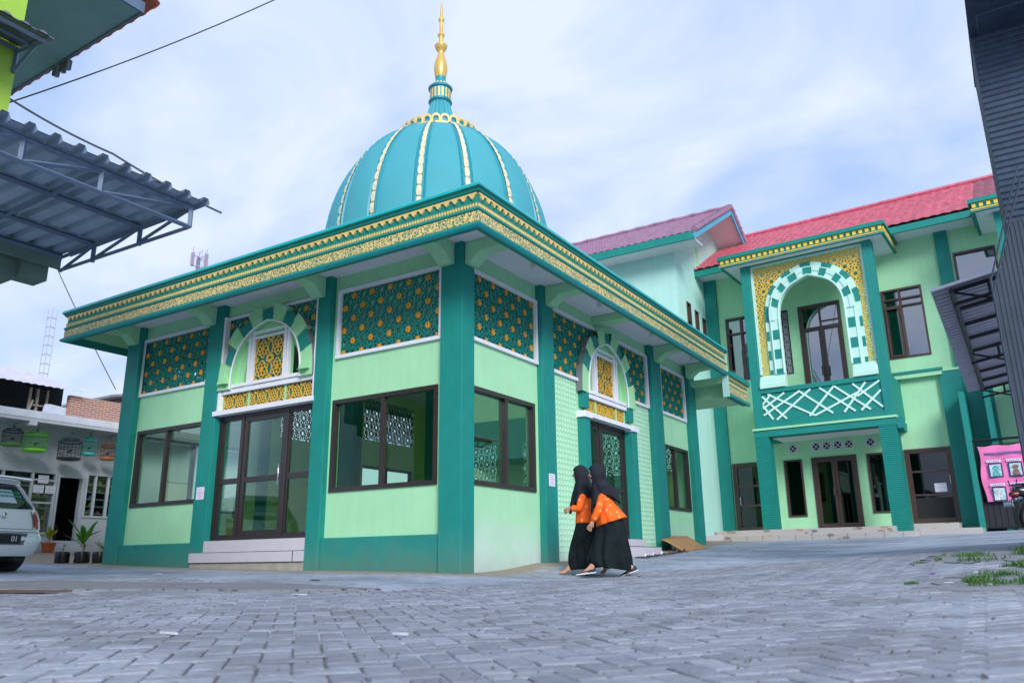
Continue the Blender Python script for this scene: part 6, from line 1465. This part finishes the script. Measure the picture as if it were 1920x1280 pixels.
# sandals by the side steps
sdl = [('white strapped sandal at the near end of the row', (.7, .7, .75)), ('second pale strapped sandal of the row by the side steps', (.55, .56, .62)), ('black sandal with white strap in the middle of the row', (.03, .03, .04)), ('dark red sandal beside the black one', (.30, .04, .05)), ('maroon sandal next to the last one of the row', (.22, .05, .08)), ('brown sandal at the far end of the row by the cardboard', (.18, .09, .06))]
for i, (l, c) in enumerate(sdl):
    x, y = .72-.015*i, 4.35+i*.42; z = GZ(x, y)+.01; t = thing('sandal', l, 'sandal', (x, y, z), 'sandals left by the side steps'); a = random.uniform(-.5, .5)+.4; m = MB()
    rot_ = lambda u, v, h: (x+u*cos(a)-v*sin(a), y+u*sin(a)+v*cos(a), z+h)
    oc = [(.13*cos(2*pi*k/16), .045*sin(2*pi*k/16)*(1+.2*cos(2*pi*k/16))) for k in range(16)]; m.prism(oc, 0, .02, lambda h, u, v: rot_(u, v, h)); m.build('sole', blk if i < 3 else mat('sole_brown', (.05, .03, .03), .7), t)
    m = MB(); m.tube([rot_(.03, -.048, .02), rot_(.045, -.02, .06), rot_(.05, .02, .06), rot_(.03, .048, .02)], .016, 6); m.build('strap', mat('strap_%d' % i, c if i != 2 else (.7, .7, .72), .6), t, smooth=True)
# grass
gr = MB(); random.seed(3)
def blades(cx_, cy_, rx, ry, n, h):
    for _ in range(n):
        a = random.uniform(0, 2*pi); q = math.sqrt(random.random()); x, y = cx_+rx*q*cos(a), cy_+ry*q*sin(a)
        if noise.noise(Vector((x*3.2, y*2.0, 0))) < .06: continue
        z = GZ(x, y); hh = h*random.uniform(.4, 1)*(1.1-q*.5); b_ = random.uniform(0, 2*pi); l = hh*random.uniform(.2, .8); w_ = .0035
        dx, dy = cos(b_)*l, sin(b_)*l; px, py = -sin(b_)*w_, cos(b_)*w_
        gr.add([(x-px, y-py, z), (x+px, y+py, z), (x+dx*.4+px*.7, y+dy*.4+py*.7, z+hh*.65), (x+dx*.4-px*.7, y+dy*.4-py*.7, z+hh*.65), (x+dx, y+dy, z+hh)], [(0, 1, 2, 3), (3, 2, 4)])
blades(6.15, -2.35, .30, .55, 1500, .07); [blades(random.uniform(5.45, 6.6), random.uniform(-3.2, 1.6), .06, .10, 60, .05) for _ in range(26)]; blades(5.95, -2.6, .18, .25, 500, .045); blades(6.35, -1.6, .25, .5, 900, .09); blades(5.95, -.2, .35, .6, 1100, .10); blades(6.4, .2, .3, 1.0, 1200, .14); blades(5.62, -2.36, .05, .05, 110, .03); blades(6.5, -2.9, .25, .3, 500, .10); blades(5.75, .7, .2, .4, 250, .06)
gr_o = gr.build('grass', mat('grass_green', (.05, .135, .022), .7, .45, 6), None); tag(gr_o, 'patchy low green grass growing through the pavers at the right', 'grass', kind='stuff')
def flat_patch(name, pts, m_, h, jag=.05, n=70):
    """closed outline draped on the ground"""
    P = []
    for i in range(n):
        t = i/n*len(pts); a, b = pts[int(t) % len(pts)], pts[(int(t)+1) % len(pts)]; f = t-int(t); x, y = a[0]+(b[0]-a[0])*f, a[1]+(b[1]-a[1])*f
        P.append((x+random.uniform(-jag, jag), y+random.uniform(-jag, jag)))
    cx_, cy_ = sum(p[0] for p in P)/n, sum(p[1] for p in P)/n; m = MB(); K = 6
    for k in range(K, 0, -1):
        for (x, y) in P: q = k/K; X, Y = cx_+(x-cx_)*q, cy_+(y-cy_)*q; m.v.append((X, Y, GZ(X, Y)+h))
    m.v.append((cx_, cy_, GZ(cx_, cy_)+h)); N0 = len(m.v)-1
    for k in range(K-1):
        for i in range(n): j = (i+1) % n; m.f.append((k*n+i, k*n+j, (k+1)*n+j, (k+1)*n+i))
    for i in range(n): m.f.append(((K-1)*n+i, (K-1)*n+(i+1) % n, N0))
    b0 = len(m.v); m.v += [(x, y, GZ(x, y)-.03) for (x, y) in P]
    for i in range(n): m.f.append((i, (i+1) % n, b0+(i+1) % n, b0+i))
    m.m = [0]*len(m.f); return m.build(name, m_, None)
soil_m = mat('dusty_soil', (.22, .225, .25), .95, .25, 7, .6, 50)
for pts in ([(5.75, -3.0), (6.6, -3.2), (6.9, -1.2), (6.0, -1.6)], [(5.5, -.7), (7.0, -1.0), (7.0, 1.4), (5.6, 1.3)]): tag(flat_patch('soil_patch', pts, soil_m, .0125, .16), kind='structure')
ap = mat('apron_concrete', (.20, .20, .225), .9, .15, 2.5, .6, 50)
tag(flat_patch('concrete_apron', [(1.3, -3.0), (-.2, -2.75), (-1.5, -3.3), (-3.2, -3.6), (-3.4, -5.6), (-1.6, -4.85), (-.6, -4.15), (.4, -3.75)], ap, .020, .035, 160), kind='structure')
dg = thing('drain_grate', 'rusty slotted drain grate in the concrete at the left', 'drain', (-1.05, -4.95, GZ(-1.05, -4.95)))
m = MB()
for i in range(14):
    t = i/14; a = (-.75-.62*t, -4.72-.42*t); m.prism([(a[0], a[1]), (a[0]+.03, a[1]-.02), (a[0]-.10, a[1]-.27), (a[0]-.13, a[1]-.25)], .012, .030, lambda h, x, y: (x, y, GZ(x, y)+h))
m.build('bars', mat('rust', (.09, .055, .045), .8, .3, 12), dg)
scr = [(3.0, -6.38, .16, .03, 'long white paper strip on the pavers left of centre'), (4.0, -5.95, .12, .05, 'pale smeared scrap lying on the pavers in the centre'), (-3.9, -1.75, .22, .10, 'crumpled white scrap on the ground between car and polybags'), (1.2, -3.9, .20, .05, 'white paper scrap near the edge of the concrete apron'),
       (5.86, -2.48, .07, .05, 'white crumpled wrapper at the front of the grass'), (6.0, -1.78, .06, .06, 'white plastic scrap in the grass'), (5.70, -1.72, .05, .03, 'purple wrapper left of the grass clump'), (6.1, -2.72, .05, .06, 'pale scrap at the right of the front grass clump'), (-.6, -2.0, .16, .06, 'dark dry leaf scrap before the entrance steps'), (2.4, .3, .05, .04, 'small dark pebble behind the sneakers')]
for (x, y, a, b, l) in scr:
    m = MB(); n = 9; P = [(x+a*.5*cos(2*pi*k/n)*random.uniform(.7, 1.1), y+b*.5*sin(2*pi*k/n)*random.uniform(.7, 1.1)) for k in range(n)]
    v = [(px, py, GZ(px, py)+.013+random.uniform(0, .004)) for px, py in P]+[(px, py, GZ(px, py)+.008) for px, py in P]+[(x, y, GZ(x, y)+.018)]
    m.add(v, [(k, (k+1) % n, 2*n) for k in range(n)]+[(k, (k+1) % n, n+(k+1) % n, n+k) for k in range(n)]); c = (.52, .54, .60)
    if 'purple' in l: c = (.18, .08, .35)
    if 'dark' in l: c = (.05, .03, .03)
    o = m.build('litter_scrap', mat('scrap_%d' % int(c[0]*100), c, .7, .1, 20), None); tag(o, l, 'litter')
# small loose grit on the paving
random.seed(11); m = MB()
for _ in range(900):
    a = random.uniform(R(-64), R(-2)); d = random.uniform(2.2, 11)**1; x, y = 6.346+sin(a)*d, -8.739+cos(a)*d
    if y > -.4 and x < .3: continue
    s_ = random.uniform(.003, .009); z = GZ(x, y)+.010; m.add([(x-s_, y, z), (x, y-s_, z), (x+s_, y+s_*.4, z), (x, y, z+s_*1.1)], [(0, 1, 3), (1, 2, 3), (2, 0, 3)])
tag(m.build('grit', mat('grit_stone', (.14, .13, .13), .9, .6, 40), None), 'loose grit and dry crumbs scattered over the paving', 'grit', kind='stuff')
